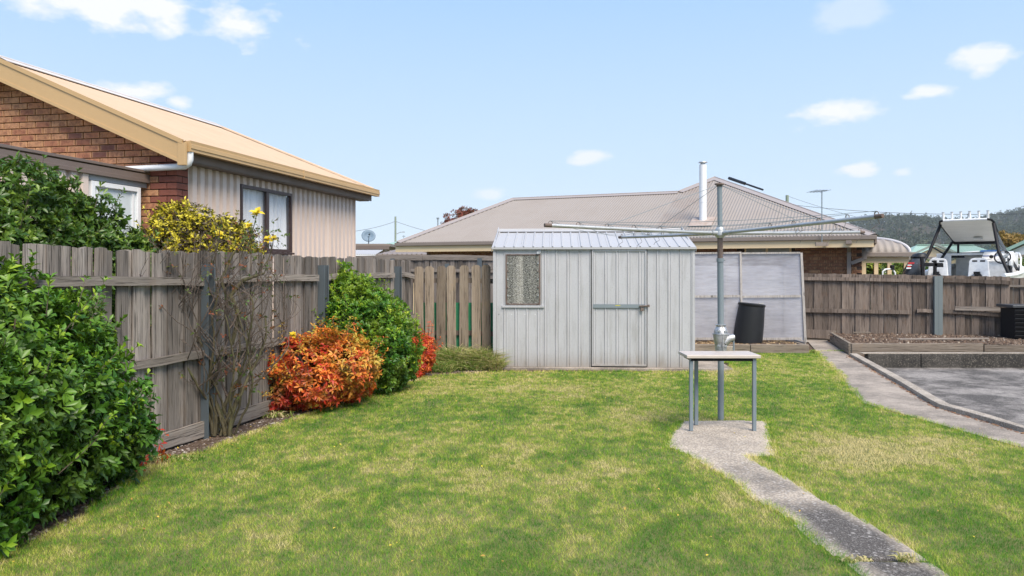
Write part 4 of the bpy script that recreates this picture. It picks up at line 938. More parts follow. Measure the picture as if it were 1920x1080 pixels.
# brick courses further left, a thin dark strip under the eave between roof and fence
for c_ in (23, 24, 25):
    z = c_ * .086; x = bx_(930).x - .125 * (c_ % 2)
    while x > .95:
        brick_obj(BH, x, .50, z, .235, BRKF, dep=.03); x -= .25
print('far bricks', cnt)
fw = empty('window', (0, 0, 0)); fw.parent = BH
for a, b in ((wxa, wxa + .05), (wxb - .03, wxb + .03), (wxc - .05, wxc)):
    mb = MB(); mb.box(a, b, .47, .515, wzb, 2.215); mb.build('frame', CREAM, fw)
mb = MB(); mb.box(wxa, wxc, .46, .5, wzb - .05, wzb - .002); mb.build('sill', CREAM, fw)
FG = plain('frosted_window_glass', (.30, .29, .25), .25)
for a, b in ((wxa + .05, wxb - .03), (wxb + .03, wxc - .05)):
    mb = MB(); mb.box(a, b, .49, .50, wzb, 2.215); mb.build('pane', FG, fw)
# downpipe with rain head and branch
dpx = bx_(1592).x
mb = MB(); mb.box(dpx - .05, dpx + .05, .38, .47, 1.0, 2.1); mb.bar((dpx, -.06, 2.34), (dpx, .42, 2.1), .09, .07); mb.box(dpx - .07, dpx + .07, -.14, -.0, 2.28, 2.37); mb.build('downpipe', TAUPED, BH, bevel=.004)
dx2 = bx_(1622).x
mb = MB(); mb.bar((dpx + .05, .40, 1.80), (dx2, .42, 1.93), .07, .09); mb.bar((dx2, .42, 1.9), (dx2, .42, 2.1), .09, .09, (0, 1, 0)); mb.build('branch_pipe', TAUPED, BH)
# flue
fl = roofpt(1318, 415); flx = Vector(fl)
mb = MB(); mb.tube([fl + P(0, .1, -.1), P(fl.x, fl.y + .1, fl.z + 0), P(fl.x, fl.y + .1, 0)], .01, 4)
topz = None
w = (Matrix.Translation((A3.x, A3.y, 0)) @ Matrix.Rotation(ang, 4, 'Z')) @ fl
topz = EYE + (HY - 309) / F * w.y
mb = MB(); mb.tube([(fl.x, fl.y, fl.z - .2), (fl.x, fl.y, topz)], .105, 20); mb.tube([(fl.x, fl.y, fl.z + .55), (fl.x, fl.y, fl.z + .57)], .11, 20); ft = mb.build('flue', WHITE, BH, smooth=True)
mb = MB(); mb.tube([(fl.x, fl.y, topz), (fl.x, fl.y, topz + .06)], .07, 12); mb.tube([(fl.x, fl.y, topz + .06), (fl.x, fl.y, topz + .085)], [.13, .12], 20); mb.build('flue_cowl', GALV, ft, smooth=True)
mb = MB(); M4 = Matrix.Translation((fl.x, fl.y - .1, fl.z - .02)) @ Matrix.Rotation(PT, 4, 'X'); mb.box(-.33, .33, -.42, .35, .01, .035, M4); mb.build('flashing', paint('rust_streaked_flashing', (.42, .35, .30), .6, .7, (.24, .15, .10), sc=8), ft, bevel=.01)
# black pool heating mats rolled on the far hip
hv = (P(EL, 0, 2.5) - pk)
for a, b, rr in ((.085, .21, .05), (.22, .34, .03)):
    mb = MB(); up = P(.12, .15, .13); mb.tube([pk + hv * a + up, pk + hv * b + up], rr, 10); mb.build('roof_heating_roll', BLACKP, BH, smooth=True)
# tv antenna on the eave
AN = empty('tv_antenna', (0, 0, 0), 0, 'thin tv antenna mast rising from the gutter of the brown brick house', 'antenna')
ap = (Mi.inverted() @ Vector((0, 0, 0))); ap = Mi.inverted() @ P(bx_(1543).x + .0, -.16, 2.3); AN.location = ap
za = EYE + (HY - 357) / F * ap.y - ap.z
mb = MB(); mb.tube([(0, 0, -.05), (0, 0, za)], .014, 8); mb.build('mast', GALVD, AN, smooth=True)
mb = MB(); mb.bar((-.28, .05, za - .04), (.12, -.03, za), .02, .02)
for t in (-.25, -.17, -.08, .0, .09): mb.bar((t - .04, .25, za - .03), (t + .04, -.25, za - .01), .008, .008)
mb.build('aerial', GALVD, AN)
mb = MB(); mb.box(-.16, .16, -.02, .03, -.06, .03); mb.build('bracket', TAUPED, AN)
# verandah with bullnose roof
VD = empty('bullnose_verandah', (*at(1616, 20.4)[:2], 0), ang * .55, 'curved taupe bullnose verandah on cream posts right of the brown brick house', 'verandah')
def vx(px): a = VD.rotation_euler[2]; k = (px - HX) / F; return (k * VD.location.y - VD.location.x) / (math.cos(a) - k * math.sin(a))
XE = vx(1706); X0 = -.35; gz = EYE + (HY - 474) / F * 20.4
vs = []; fs = []; RR = .95; HHv = .40; nseg = 12; us = profile_pts(X0, XE, [(0, 0), (.03, .004), (.06, .02), (.09, .03), (.12, .02), (.15, .004)], .18)
for i, (u, h) in enumerate(us):
    for j in range(nseg + 1):
        a = j / nseg * math.pi / 2; y = RR * (1 - math.cos(a)); z = HHv * math.sin(a); nr = Vector((0, -math.cos(a) * .8, math.sin(a))).normalized() * h
        lim = XE - y * .95; uu = min(u, lim); vs.append((uu, y + nr.y, gz + z + nr.z))
    if i: fs += [((i - 1) * (nseg + 1) + j, i * (nseg + 1) + j, i * (nseg + 1) + j + 1, (i - 1) * (nseg + 1) + j + 1) for j in range(nseg)]
mb = MB(); mb.add(vs, fs); mb.build('curved_roof', TAUPE, VD, smooth=True)
vs = []; fs = []; hc = [(XE - RR * (1 - math.cos(j / nseg * math.pi / 2)) * .95, RR * (1 - math.cos(j / nseg * math.pi / 2)), gz + HHv * math.sin(j / nseg * math.pi / 2)) for j in range(nseg + 1)]
mb = MB(); mb.tube([(x, y, z + .02) for x, y, z in hc], .04, 8); mb.build('hip_cap', paint('bright_curved_capping', (.62, .6, .6), .35, .3, (.3, .2, .18)), VD, smooth=True)
mb = MB(); vs = []
for x, y, z in hc: vs += [(x, y, z), (x, 3.0, z)]
mb.add(vs, [(2 * j, 2 * j + 1, 2 * j + 3, 2 * j + 2) for j in range(nseg)]); mb.build('side_roof', TAUPE, VD, smooth=True)
mb = MB(); mb.box(X0, XE - RR * .95, RR, 3.0, gz + HHv, gz + HHv + .01); mb.build('flat_roof', TAUPE, VD)
mb = MB(); mb.box(X0, XE + .12, -.12, -.0, gz - .11, gz + .01); mb.build('gutter', TAUPED, VD, bevel=.01)
mb = MB(); mb.box(X0, XE - .02, .0, .04, gz - .27, gz - .112); mb.build('beam', CREAM, VD)
for px in (1620, 1643, 1668, 1699):
    mb = MB(); x = vx(px); mb.box(x - .05, x + .05, .0, .09, -.2, gz - .271); mb.build('post', CREAM, VD)

# ---------------------------------------------------------------- boat
BT = empty('cabin_boat', (*at(1818, 20.8)[:2], 0), R(-40), 'white cabin boat with hard top, rod holders and twin seats above the right fence', 'boat')
mb = MB()  # hull by stations: y, half beam, gunwale z, chine z, keel z
st = [(-2.3, 1.10, 1.45, .75, .45), (-1.0, 1.16, 1.47, .72, .42), (.2, 1.18, 1.52, .72, .42), (1.4, 1.12, 1.62, .78, .45), (2.4, .85, 1.72, .9, .55), (3.1, .45, 1.8, 1.1, .75), (3.6, .04, 1.86, 1.5, 1.3)]
vs = []
for y, b, g_, c_, k_ in st: vs += [(-b, y, g_), (-b * .93, y, c_), (0, y, k_), (b * .93, y, c_), (b, y, g_)]
fs = [(5 * i + j, 5 * i + 5 + j, 5 * i + 6 + j, 5 * i + 1 + j) for i in range(len(st) - 1) for j in range(4)] + [(0, 1, 2, 3, 4)]
mb.add(vs, fs); mb.build('hull', GEL, BT, smooth=True)
mb = MB()
for s_ in (-1, 1): mb.tube([(s_ * (b - .03), y, g_ + .03) for y, b, g_, c_, k_ in st], .06, 8)
mb.build('gunwale', GEL, BT, smooth=True)
mb = MB(); mb.box(-1.05, 1.05, -2.2, 1.0, .95, 1.0); mb.build('deck', GELG, BT)
# cabin front: sloping coamings, bulkhead with opening
mb = MB(); mb.add([(-1.1, 1.0, 1.6), (1.1, 1.0, 1.6), (.92, 1.15, 2.13), (-.92, 1.15, 2.13), (-.8, 2.7, 1.95), (.8, 2.7, 1.95), (0, 3.5, 1.9)], [(3, 2, 5, 4), (4, 5, 6), (1, 5, 2), (0, 3, 4)]); mb.build('cabin_top', GEL, BT)
mb = MB(); mb.box(-1.0, -.62, 1.0, 1.04, 1.0, 2.10); mb.box(.25, 1.0, 1.0, 1.04, 1.0, 2.10); mb.box(-.62, .25, 1.0, 1.04, 2.04, 2.10); mb.build('bulkhead', GEL, BT, bevel=.01)
mb = MB(); mb.box(-.62, .25, 1.7, 1.74, 1.0, 2.03); mb.box(-.62, .25, 1.06, 1.7, 1.35, 1.42); mb.build('cabin_interior', GELG, BT)
mb = MB(); mb.box(.18, .92, .35, 1.0, 1.0, 1.88); mb.prism([(.3, 1.86), (1.0, 2.14), (1.0, 1.86)], .2, .9, Matrix(((0, 0, 1, 0), (1, 0, 0, 0), (0, 1, 0, 0), (0, 0, 0, 1)))); mb.build('console', GEL, BT, bevel=.012)
mb = MB(); mb.box(.22, .55, .62, .66, 2.01, 2.025); mb.build('console_stripe', plain('blue_stripe', (.03, .1, .45)), BT)
for x in (.45, .78):
    mb = MB(); mb.tube([(x, .42, 1.98), (x, .44, 1.995)], .05, 14); mb.build('gauge', BLACKM, BT)
mb = MB(); c0 = Vector((.80, -.30, 1.965)); ring = [c0 + Vector((.18 * math.cos(t), .18 * math.sin(t) * math.sin(R(25)) , .18 * math.sin(t) * math.cos(R(25)))) for t in [k_ * math.pi / 12 for k_ in range(25)]]
mb.tube(ring, .018, 8); sw_ = mb.build('steering_wheel', BLACKM, BT, smooth=True)
mb = MB()
for t in (.5, 2.6, 4.7): mb.bar(c0, c0 + Vector((.18 * math.cos(t), .18 * math.sin(t) * .42, .18 * math.sin(t) * .9)), .05, .02, (0, 1, 0))
mb.tube([c0 + Vector((0, -.02, 0)), c0 + Vector((0, .2, -.08))], .05, 12); mb.build('spokes', GALV, sw_)
mb = MB(); mb.box(.86, .96, -.1, .25, 1.45, 1.75); mb.bar((.9, -.02, 1.7), (.9, -.1, 1.95), .04, .05); mb.build('throttle_lever', BLACKM, BT, bevel=.01)
for x in (-.66, .30):
    se = empty('seat', (x, -.55, 1.0)); se.parent = BT
    mb = MB(); n_ = 10
    outl = [(-.25, .42), (-.22, .85), (-.18, .92), (-.1, .945), (.1, .945), (.18, .92), (.22, .85), (.25, .42)]
    Mx = Matrix(((1, 0, 0, 0), (0, 0, 1, 0), (0, 1, 0, 0), (0, 0, 0, 1)))
    mb.prism(outl, -.04, .03, Mx); mb.build('backrest', GEL, se, bevel=.015)
    mb = MB(); mb.box(-.15, -.03, -.046, -.03, .84, .885); mb.box(.03, .15, -.046, -.03, .84, .885); mb.build('slots', BLACKM, se, bevel=.01)
    mb = MB(); mb.box(-.25, .25, -.0, .45, .36, .46); mb.tube([(0, .2, 0), (0, .2, .36)], .05, 10); mb.build('seat_base', GEL, se, bevel=.02)
    mb = MB(); mb.tube([(.0, -.06, .45), (.0, -.16, .45)], .09, 12); mb.tube([(-.14, -.06, .42), (-.14, -.1, .42)], .06, 10); mb.box(-.1, .04, -.15, -.05, .5, .58); mb.build('backrest_hinge', BLACKM, se, smooth=True)
# hard top
zf, zb_ = 2.42, 2.93; yA, yF = -.72, 1.05; wA = .62
outl = [(-.52, yF), (-.56, yF - .1), (-.62, yA + .25), (-.58, yA + .06), (-.5, yA), (.5, yA), (.58, yA + .06), (.62, yA + .25), (.56, yF - .1), (.52, yF)]
shr = lambda y: zf + (zb_ - zf) * (yF - y) / (yF - yA)
vs = [(x, y, shr(y) + dz) for dz in (0, .05) for x, y in outl]; n = len(outl)
mb = MB(); mb.add(vs, [tuple(range(n)), tuple(range(2 * n - 1, n - 1, -1))] + [(i, n + i, n + (i + 1) % n, (i + 1) % n) for i in range(n)]); mb.build('hard_top', paint('streaked_hardtop_liner', (.76, .75, .70), .4, .2, (.35, .35, .33), sc=4, stretch=(.3, 1, 1)), BT, bevel=.015)
mb = MB(); e_ = [Vector((x * 1.02, y, shr(y) + .03)) for x, y in outl]; mb.tube(e_[:5], .03, 8); mb.tube(e_[5:], .03, 8); mb.build('top_rail', BLACKM, BT, smooth=True)
mb = MB(); mb.tube([e_[4], e_[5]], .03, 8); mb.build('top_edge', GEL, BT, smooth=True)
mb = MB(); mb.box(.0, .22, .55, .68, shr(.6) - .07, shr(.6) - .02); mb.build('cabin_light', GELG, BT, bevel=.01)
for s_ in (-1, 1):
    mb = MB(); mb.tube([(s_ * .62, yA + .25, shr(yA + .25)), (s_ * .80, -.95, 2.1), (s_ * 1.06, -1.2, 1.5)], .042, 8)
    mb.tube([(s_ * .56, yF - .1, shr(yF - .1)), (s_ * 1.02, .75, 1.62)], .038, 8); mb.tube([(s_ * .74, -.9, 2.25), (s_ * .80, .85, 2.1)], .02, 8); mb.build('support_frame', BLACKM, BT, smooth=True)
mb = MB(); mb.tube([(-.56, yF, 2.4), (.56, yF, 2.4)], .05, 8); mb.tube([(-.45, yF, 2.4), (-.46, 1.1, 2.0)], .03, 8); mb.tube([(.5, yF, 2.4), (.56, 1.1, 2.0)], .03, 8); mb.tube([(-.92, 1.1, 2.0), (-.3, 1.1, 2.0)], .03, 8); mb.build('windscreen_frame', BLACKM, BT, smooth=True)
WG = glassy('tinted_boat_glass', (.35, .4, .45), .03, .16); CG = glassy('clear_boat_glass', (.3, .5, .42), .03, .35)
mb = MB(); mb.add([(-.55, 1.06, 2.4), (.55, 1.06, 2.4), (.9, 1.14, 2.13), (-.9, 1.14, 2.13)], [(0, 1, 2, 3)]); mb.build('windscreen', CG, BT)
for s_ in (-1, 1):
    mb = MB(); mb.add([(s_ * .58, .95, 2.43), (s_ * .61, -.35, 2.80), (s_ * .78, -.85, 2.25), (s_ * 1.0, -.9, 1.75), (s_ * 1.02, .7, 1.65)], [(0, 1, 2, 3, 4)]); mb.build('side_curtain', WG, BT)
for i in range(6):
    x = -.52 + i * 1.04 / 5; mb = MB(); zb2 = shr(yA + .1) + .04; mb.tube([(x, yA + .1, zb2), (x, yA + .06, zb2 + .235)], .03, 10); o = mb.build('rod_holder', GEL, BT, smooth=True)
    mb = MB(); mb.tube([(x, yA + .06, zb2 + .235), (x, yA + .058, zb2 + .25)], .036, 10); mb.build('rim', GALV, o, smooth=True)
mb = MB(); mb.tube([(.02, yA + .1, 2.95), (.08, yA + .1, 3.12)], .008, 6); mb.tube([(.07, yA + .1, 3.08), (.085, yA + .1, 3.16)], [.03, .012], 8); mb.build('masthead_light', BLACKM, BT, smooth=True)
mb = MB(); mb.box(.05, .55, 1.3, 1.8, 2.10, 2.19); mb.build('folded_blue_cover', plain('blue_canvas', (.03, .12, .4), .8), BT, bevel=.03)
mb = MB()
for s_ in (-1, 1): mb.tube([(s_ * 1.1, .6, 1.62), (s_ * 1.08, .9, 1.95), (s_ * .9, 2.2, 2.1), (s_ * .3, 3.5, 2.2)], .02, 8)
mb.build('bow_rail', GEL, BT, smooth=True)
# outboard motor on the port side of the transom
wpos = Vector((*at(1712, 19.6)[:2], 0)); OB = empty('outboard_motor', wpos, R(-18), 'dark grey outboard motor cowling with red and white markings, left of the boat seats', 'outboard motor')
oz = EYE + (HY - 512) / F * 19.6
vs = []; secs = [(oz - .7, .13, .2, -.1), (oz - .15, .20, .30, -.03), (oz + .0, .245, .34, .0), (oz + .2, .21, .33, .06), (oz + .37, .15, .28, .11)]
n = 16
def cowl(secs):
    vs = []
    for z, a, b, sh in secs:
        for j in range(n):
            t = 2 * math.pi * j / n; ct, st_ = math.cos(t), math.sin(t); vs.append((sh + a * math.copysign(abs(ct) ** .7, ct), b * math.copysign(abs(st_) ** .7, st_), z))
    k = len(secs); return vs, [(i * n + j, i * n + (j + 1) % n, (i + 1) * n + (j + 1) % n, (i + 1) * n + j) for i in range(k - 1) for j in range(n)] + [tuple(range(n - 1, -1, -1)), tuple((k - 1) * n + j for j in range(n))]
mb = MB(); mb.add(*cowl(secs)); mb.build('cowling', plain('dark_grey_cowl', (.07, .075, .085), .25), OB, smooth=True)
mb = MB(); mb.add(*cowl([(oz + .375, .15, .28, .11), (oz + .42, .175, .29, .13), (oz + .49, .15, .25, .16), (oz + .52, .08, .15, .18)])); mb.build('cowling_cap', BLACKP, OB, smooth=True)
RED = plain('red_marking', (.55, .02, .02), .4); WM = plain('white_marking', (.8, .8, .8), .4)
def decal(px, py, w_, h_, mm, sk=0.0):
    z = EYE + (HY - py) / F * 19.6; f_ = min(1, max(0, (z - oz) / .37)); yy = -(.34 - f_ * .06) - .012; xx = (px - 1712) / F * 19.6 + .02
    mb = MB(); mb.add([(xx - w_ / 2, yy - .0, z - h_ / 2), (xx + w_ / 2, yy, z - h_ / 2), (xx + w_ / 2 + sk, yy + .008, z + h_ / 2), (xx - w_ / 2 + sk, yy + .008, z + h_ / 2)], [(0, 1, 2, 3)])
    o = mb.build('marking', mm, OB); s = o.modifiers.new('t', 'SOLIDIFY'); s.thickness = .006
for i in range(4): decal(1699.5 + i * 2.6, 493.5, .028, .045, RED, .01)
decal(1701, 497.2, .10, .015, WM); decal(1700, 499.6, .08, .03, RED); decal(1699, 502.8, .11, .035, WM, .01)
decal(1718, 497, .03, .08, WM, -.06); decal(1721, 500, .05, .035, WM, .02); decal(1725, 503, .04, .15, RED, -.08)
FT = empty('black_ski_frame', (*at(1745, 19.1)[:2], 0), 0, 'black tubular bracket standing between the outboard motor and the boat seats', 'bracket')
oz2 = EYE + (HY - 512) / F * 19.1; sc_ = 19.1 / F
mb = MB(); mb.bar((-13 * sc_, 0, oz2 - .3), (-17 * sc_, 0, oz2 + 31 * sc_), .07, .06, (0, 1, 0)); mb.bar((-14 * sc_, 0, oz2 + 16 * sc_), (22 * sc_, 0, oz2 + 16 * sc_), .06, .09); mb.bar((8 * sc_, 0, oz2 - .3), (8 * sc_, 0, oz2 + 24 * sc_), .07, .06, (0, 1, 0)); mb.box(10 * sc_, 22 * sc_, -.05, .05, oz2 + 11 * sc_, oz2 + 18 * sc_); mb.build('frame', BLACKM, FT, bevel=.008)
RL_ = empty('white_boat_ladder', (*at(1668, 19.4)[:2], 0), 0, 'white tube ladder hooped just above the fence left of the outboard motor', 'ladder')
mb = MB(); sc_ = 19.4 / F; oz2 = EYE + (HY - 511) / F * 19.4; mb.tube([(-13 * sc_, 0, oz2 - .3), (-13 * sc_, 0, oz2 + 2 * sc_), (-8 * sc_, 0, oz2 + 6 * sc_), (5 * sc_, 0, oz2 + 7 * sc_), (10 * sc_, 0, oz2), (12 * sc_, 0, oz2 - .3)], .022, 8); mb.build('rail', GEL, RL_, smooth=True)
mb = MB(); mb.box(2 * sc_, 8 * sc_, -.05, .05, oz2 + 5 * sc_, oz2 + 14 * sc_); mb.build('clamp', BLACKM, RL_, bevel=.01)

# ---------------------------------------------------------------- distant neighbours
def far_house(name, x0, x1, D, dep, z0, ze, zr, wm, rm, label, gable='x', rz=0, cap=True, win=True):
    """simple house: walls with windows, pitched roof; gable 'x': ridge runs left to right, 'y': gable end faces us"""
    w = x1 - x0; h = empty(name, (x0, D, 0), rz, label, 'house')
    mb = MB(); mb.box(.3, w - .3, .3, dep - .3, z0, ze); mb.build('wall', wm, h)
    if gable == 'y':
        mb = MB(); mb.add([(.3, .3, ze), (w - .3, .3, ze), (w / 2, .3, zr - .2)], [(0, 1, 2)]); mb.build('gable', wm, h)
        for s_ in (0, 1):
            xe = 0 if s_ == 0 else w; V = Vector((w / 2 - xe, 0, zr - ze)); l_ = V.length
            O = (xe, dep if s_ == 0 else 0, ze); U = (0, -1 if s_ == 0 else 1, 0)
            sheet('roof_sheet', rm, h, O, U, V, 0, dep, lambda u: 0, lambda u: l_, CORR, .2, 1.5)
        mb = MB(); mb.bar((0, -.02, ze), (w / 2, -.02, zr), .03, .16); mb.bar((w, -.02, ze), (w / 2, -.02, zr), .03, .16); mb.build('barge_board', rm, h)
    else:
        V = Vector((0, dep / 2, zr - ze)); l_ = V.length; hp = min(dep / 2, w / 2 - .1) * .9
        sheet('roof_sheet', rm, h, (0, 0, ze), (1, 0, 0), V, 0, w, lambda u: 0, lerp_fn([(0, .01), (hp, l_), (w - hp, l_), (w, .01)]), CORR, .2, 1.5)
        mb = MB(); mb.add([(0, 0, ze), (hp, dep / 2, zr), (0, dep, ze), (w, 0, ze), (w - hp, dep / 2, zr), (w, dep, ze)], [(0, 1, 2), (3, 5, 4), (1, 4, 5, 2)]); mb.build('side_roof', rm, h)
        mb = MB(); mb.bar((hp, dep / 2, zr + .05), (w - hp, dep / 2, zr + .05), .3, .06); mb.build('ridge_cap', rm, h)
    mb = MB(); mb.box(-.05, w + .05, -.12, .0, ze - .14, ze); mb.build('gutter', TAUPED, h)
    if win:
        for a in (.25, .65):
            mb = MB(); mb.box(w * a, w * a + 1.2, .27, .33, .9 + z0, min(2.0, ze - .3)); f_ = mb.build('window', WHITE, h)
            mb = MB(); mb.box(w * a + .06, w * a + 1.14, .25, .268, .96 + z0, min(1.94, ze - .36)); mb.build('pane', plain('dark_far_glass', (.06, .07, .08), .1), f_)
    return h
X = lambda px, D: (px - HX) / F * D
Zp = lambda py, D: EYE + (HY - py) / F * D
# flat roofed eave just past the ribbed house, with the dish
EH = empty('flat_eaved_house', (X(600, 34), 34, 0), 0, 'low tan house with a flat brown eave right of the ribbed wall, dish on top', 'house')
w_ = X(732, 34) - X(600, 34); zt_ = Zp(457, 34)
mb = MB(); mb.box(0, w_, 0, 6, zt_ - .12, zt_); mb.build('roof', TAUPED, EH)
mb = MB(); mb.box(0, w_ - .05, -.02, -.001, zt_ - .25, zt_ - .08); mb.build('gutter', BROWN, EH)
mb = MB(); mb.box(0, w_ - .35, .5, 6, -.2, zt_ - .121); mb.build('wall', paint('tan_render', (.36, .28, .2), .7, .2), EH)
mb = MB(); mb.box(w_ - 1.15, w_ - 1.0, .45, .5, -.2, zt_ - .25); mb.build('post', BROWN, EH)
SR = empty('small_white_shelter', (X(640, 27), 27, 0), 0, 'low white corrugated roof just above the rear fence beside the ribbed house wall', 'shelter')
w_ = X(704, 27) - X(640, 27); z_ = Zp(471, 27)
sheet('roof_sheet', SHEDR, SR, (0, 0, z_ - .12), (1, 0, 0), (0, .97, .12), 0, w_, lambda u: 0, lambda u: 1.6, CORR, .076)
mb = MB(); mb.box(0, w_, -.02, .0, z_ - .19, z_ - .12); mb.build('fascia', WHITE, SR)
for xx in (.1, w_ - .15):
    mb = MB(); mb.box(xx, xx + .08, .05, .13, -.2, z_ - .13); mb.build('post', WHITE, SR)
DS = empty('satellite_dish', (X(691, 34.3), 34.3, Zp(457, 34)), 0, 'round blue grey satellite dish standing on the flat brown eave', 'satellite dish')
mb = MB(); n = 24; vs = [(0, .09, .36)]; fs = []
Rm = Matrix.Translation((-.0, 0, .37)) @ Matrix.Rotation(R(-22), 4, 'X') @ Matrix.Rotation(R(12), 4, 'Z')
ring_ = []
for k, rr in enumerate((.0, .1, .2, .31)):
    for j in range(n):
        t = 2 * math.pi * j / n; ring_.append(Rm @ Vector((rr * 1.02 * math.cos(t), .10 - rr * rr * 1.0, rr * .96 * math.sin(t))))
mb.add(ring_, [(k * n + j, k * n + (j + 1) % n, (k + 1) * n + (j + 1) % n, (k + 1) * n + j) for k in range(3) for j in range(n)]); o = mb.build('reflector', plain('blue_grey_dish', (.15, .22, .29), .6), DS, smooth=True); s = o.modifiers.new('t', 'SOLIDIFY'); s.thickness = .015
mb = MB(); mb.tube([(.0, .15, .3), (-.02, .12, 0)], .02, 8); mb.tube([(-.02, .12, 0.05), (.05, -.3, .08), (.10, -.36, .40)], .012, 6); mb.tube([(.08, -.34, .40), (.11, -.30, .43)], .03, 8); mb.build('feed_arm', BLACKM, DS, smooth=True)
far_house('mint_roofed_house', X(640, 48), X(830, 48), 48, 9, -.2, Zp(470, 48), Zp(453, 52.5), CREAM, MINT, 'mint green corrugated roof house far beyond the rear fence at left', rz=R(-2))
far_house('cream_gabled_annex', X(706, 31), X(800, 31), 31, 3, -.2, Zp(477, 31), Zp(465, 32.5), CREAM, TAUPED, 'small cream annex with a sloping brown roof edge beside the long brick house', win=False)
# right side: behind the boat
SAGE = paint('sage_roof_sheet', (.33, .36, .31), .5, .15, (.3, .3, .28), sc=1)
far_house('sage_roofed_house', X(1700, 60), X(1795, 60), 60, 5, -.2, Zp(482, 60), Zp(458, 60), CREAM, SAGE, 'pale sage gabled roof house between the verandah and the boat', gable='y', win=False, rz=R(-28))
far_house('mint_hipped_house', X(1700, 72), X(1900, 72), 72, 5, -.2, Zp(485, 72), Zp(460, 74.5), CREAM, MINT, 'mint green roof house directly behind the boat windscreen', win=False)
far_house('mint_gabled_house', X(1866, 40), X(2010, 40), 40, 6, -.2, Zp(478, 40), Zp(440, 40), WHITE, MINT, 'pale mint gabled house at the right edge beyond the boat', gable='y', rz=R(-34))
far_house('red_roofed_house', X(1655, 60), X(1705, 60), 60, 8, -.2, Zp(487, 60), Zp(474, 64), WHITE, paint('red_roof_sheet', (.36, .12, .10), .5, .2), 'small red roof house seen between the verandah posts', win=False)
# poles and wires
POLEM = paint('green_grey_treated_pole', (.27, .32, .25), .8, .3, (.15, .17, .13))
def pole(px, D, ptop, r, label, zt_=None):
    o = empty('power_pole', (X(px, D), D, 0), 0, label, 'power pole'); z = Zp(ptop, D)
    mb = MB(); mb.tube([(0, 0, -.3), (0, 0, z)], [r * 1.15, r], 12); mb.build('shaft', POLEM, o, smooth=True); return o, z
p1, z1 = pole(741.5, 70, 406, .085, 'green grey power pole left of the long brick roof')
mb = MB(); mb.tube([(.1, 0, z1 - 1.6), (.45, 0, z1 - 1.45), (.75, 0, z1 - 1.42)], .03, 6); mb.box(.6, .85, -.08, .08, z1 - 1.47, z1 - 1.40); mb.build('street_light_arm', GALV, p1)
p2, z2 = pole(1476, 60, 366, .12, 'dark timber power pole top rising behind the brick house roof')
AN2 = empty('far_antenna', (X(757, 60), 60, 0), 0, 'tiny tv antenna beyond the mint roof right of the power pole', 'antenna')
mb = MB(); mb.tube([(0, 0, 1), (0, 0, Zp(441, 60))], .02, 6); mb.build('mast', GALVD, AN2)
mb = MB(); mb.bar((-.12, 0, Zp(443, 60)), (.12, 0, Zp(443, 60)), .03, .05); mb.build('aerial', GALVD, AN2)
AN3 = empty('short_vent_mast', (X(821, 40), 40, 0), 0, 'thin grey vent mast left of the red leaved tree above the roof line', 'mast')
mb = MB(); mb.tube([(0, 0, 1), (0, 0, Zp(409, 40))], .03, 8); mb.tube([(0, 0, Zp(411, 40)), (0, 0, Zp(408, 40))], .07, 8); mb.build('pipe', GALVD, AN3)
def wire(name, a, b, sag, r, label):
    a, b = Vector(a), Vector(b); mb = MB(); mb.tube([a.lerp(b, f / 14) - Vector((0, 0, sag * 4 * (f / 14) * (1 - f / 14))) for f in range(15)], r, 5)
    o = mb.build(name, plain('wire_black', (.08, .08, .08), .6), None, smooth=True); tag(o, label, 'cable')
wire('power_cable', (X(741, 70), 70, z1 - .45), (X(600, 58), 58, Zp(437, 58)), .3, .016, 'power cable running left from the green grey pole behind the ribbed house')
wire('power_cable', (X(742, 70), 70, z1 - .45), (X(900, 60), 60, Zp(450, 60)), .25, .016, 'power cable running right from the green grey pole to the brick roof')
wire('power_cable', (X(1478, 60), 60, Zp(383, 60)), (X(2040, 40), 40, Zp(397, 40)), .4, .016, 'long power cable running right over the boat rod holders')
wire('power_cable', (X(1478, 60), 60, Zp(368, 60)), (X(1640, 50), 50, Zp(415, 50)), .1, .011, 'thin service wire dropping right from the dark pole top')
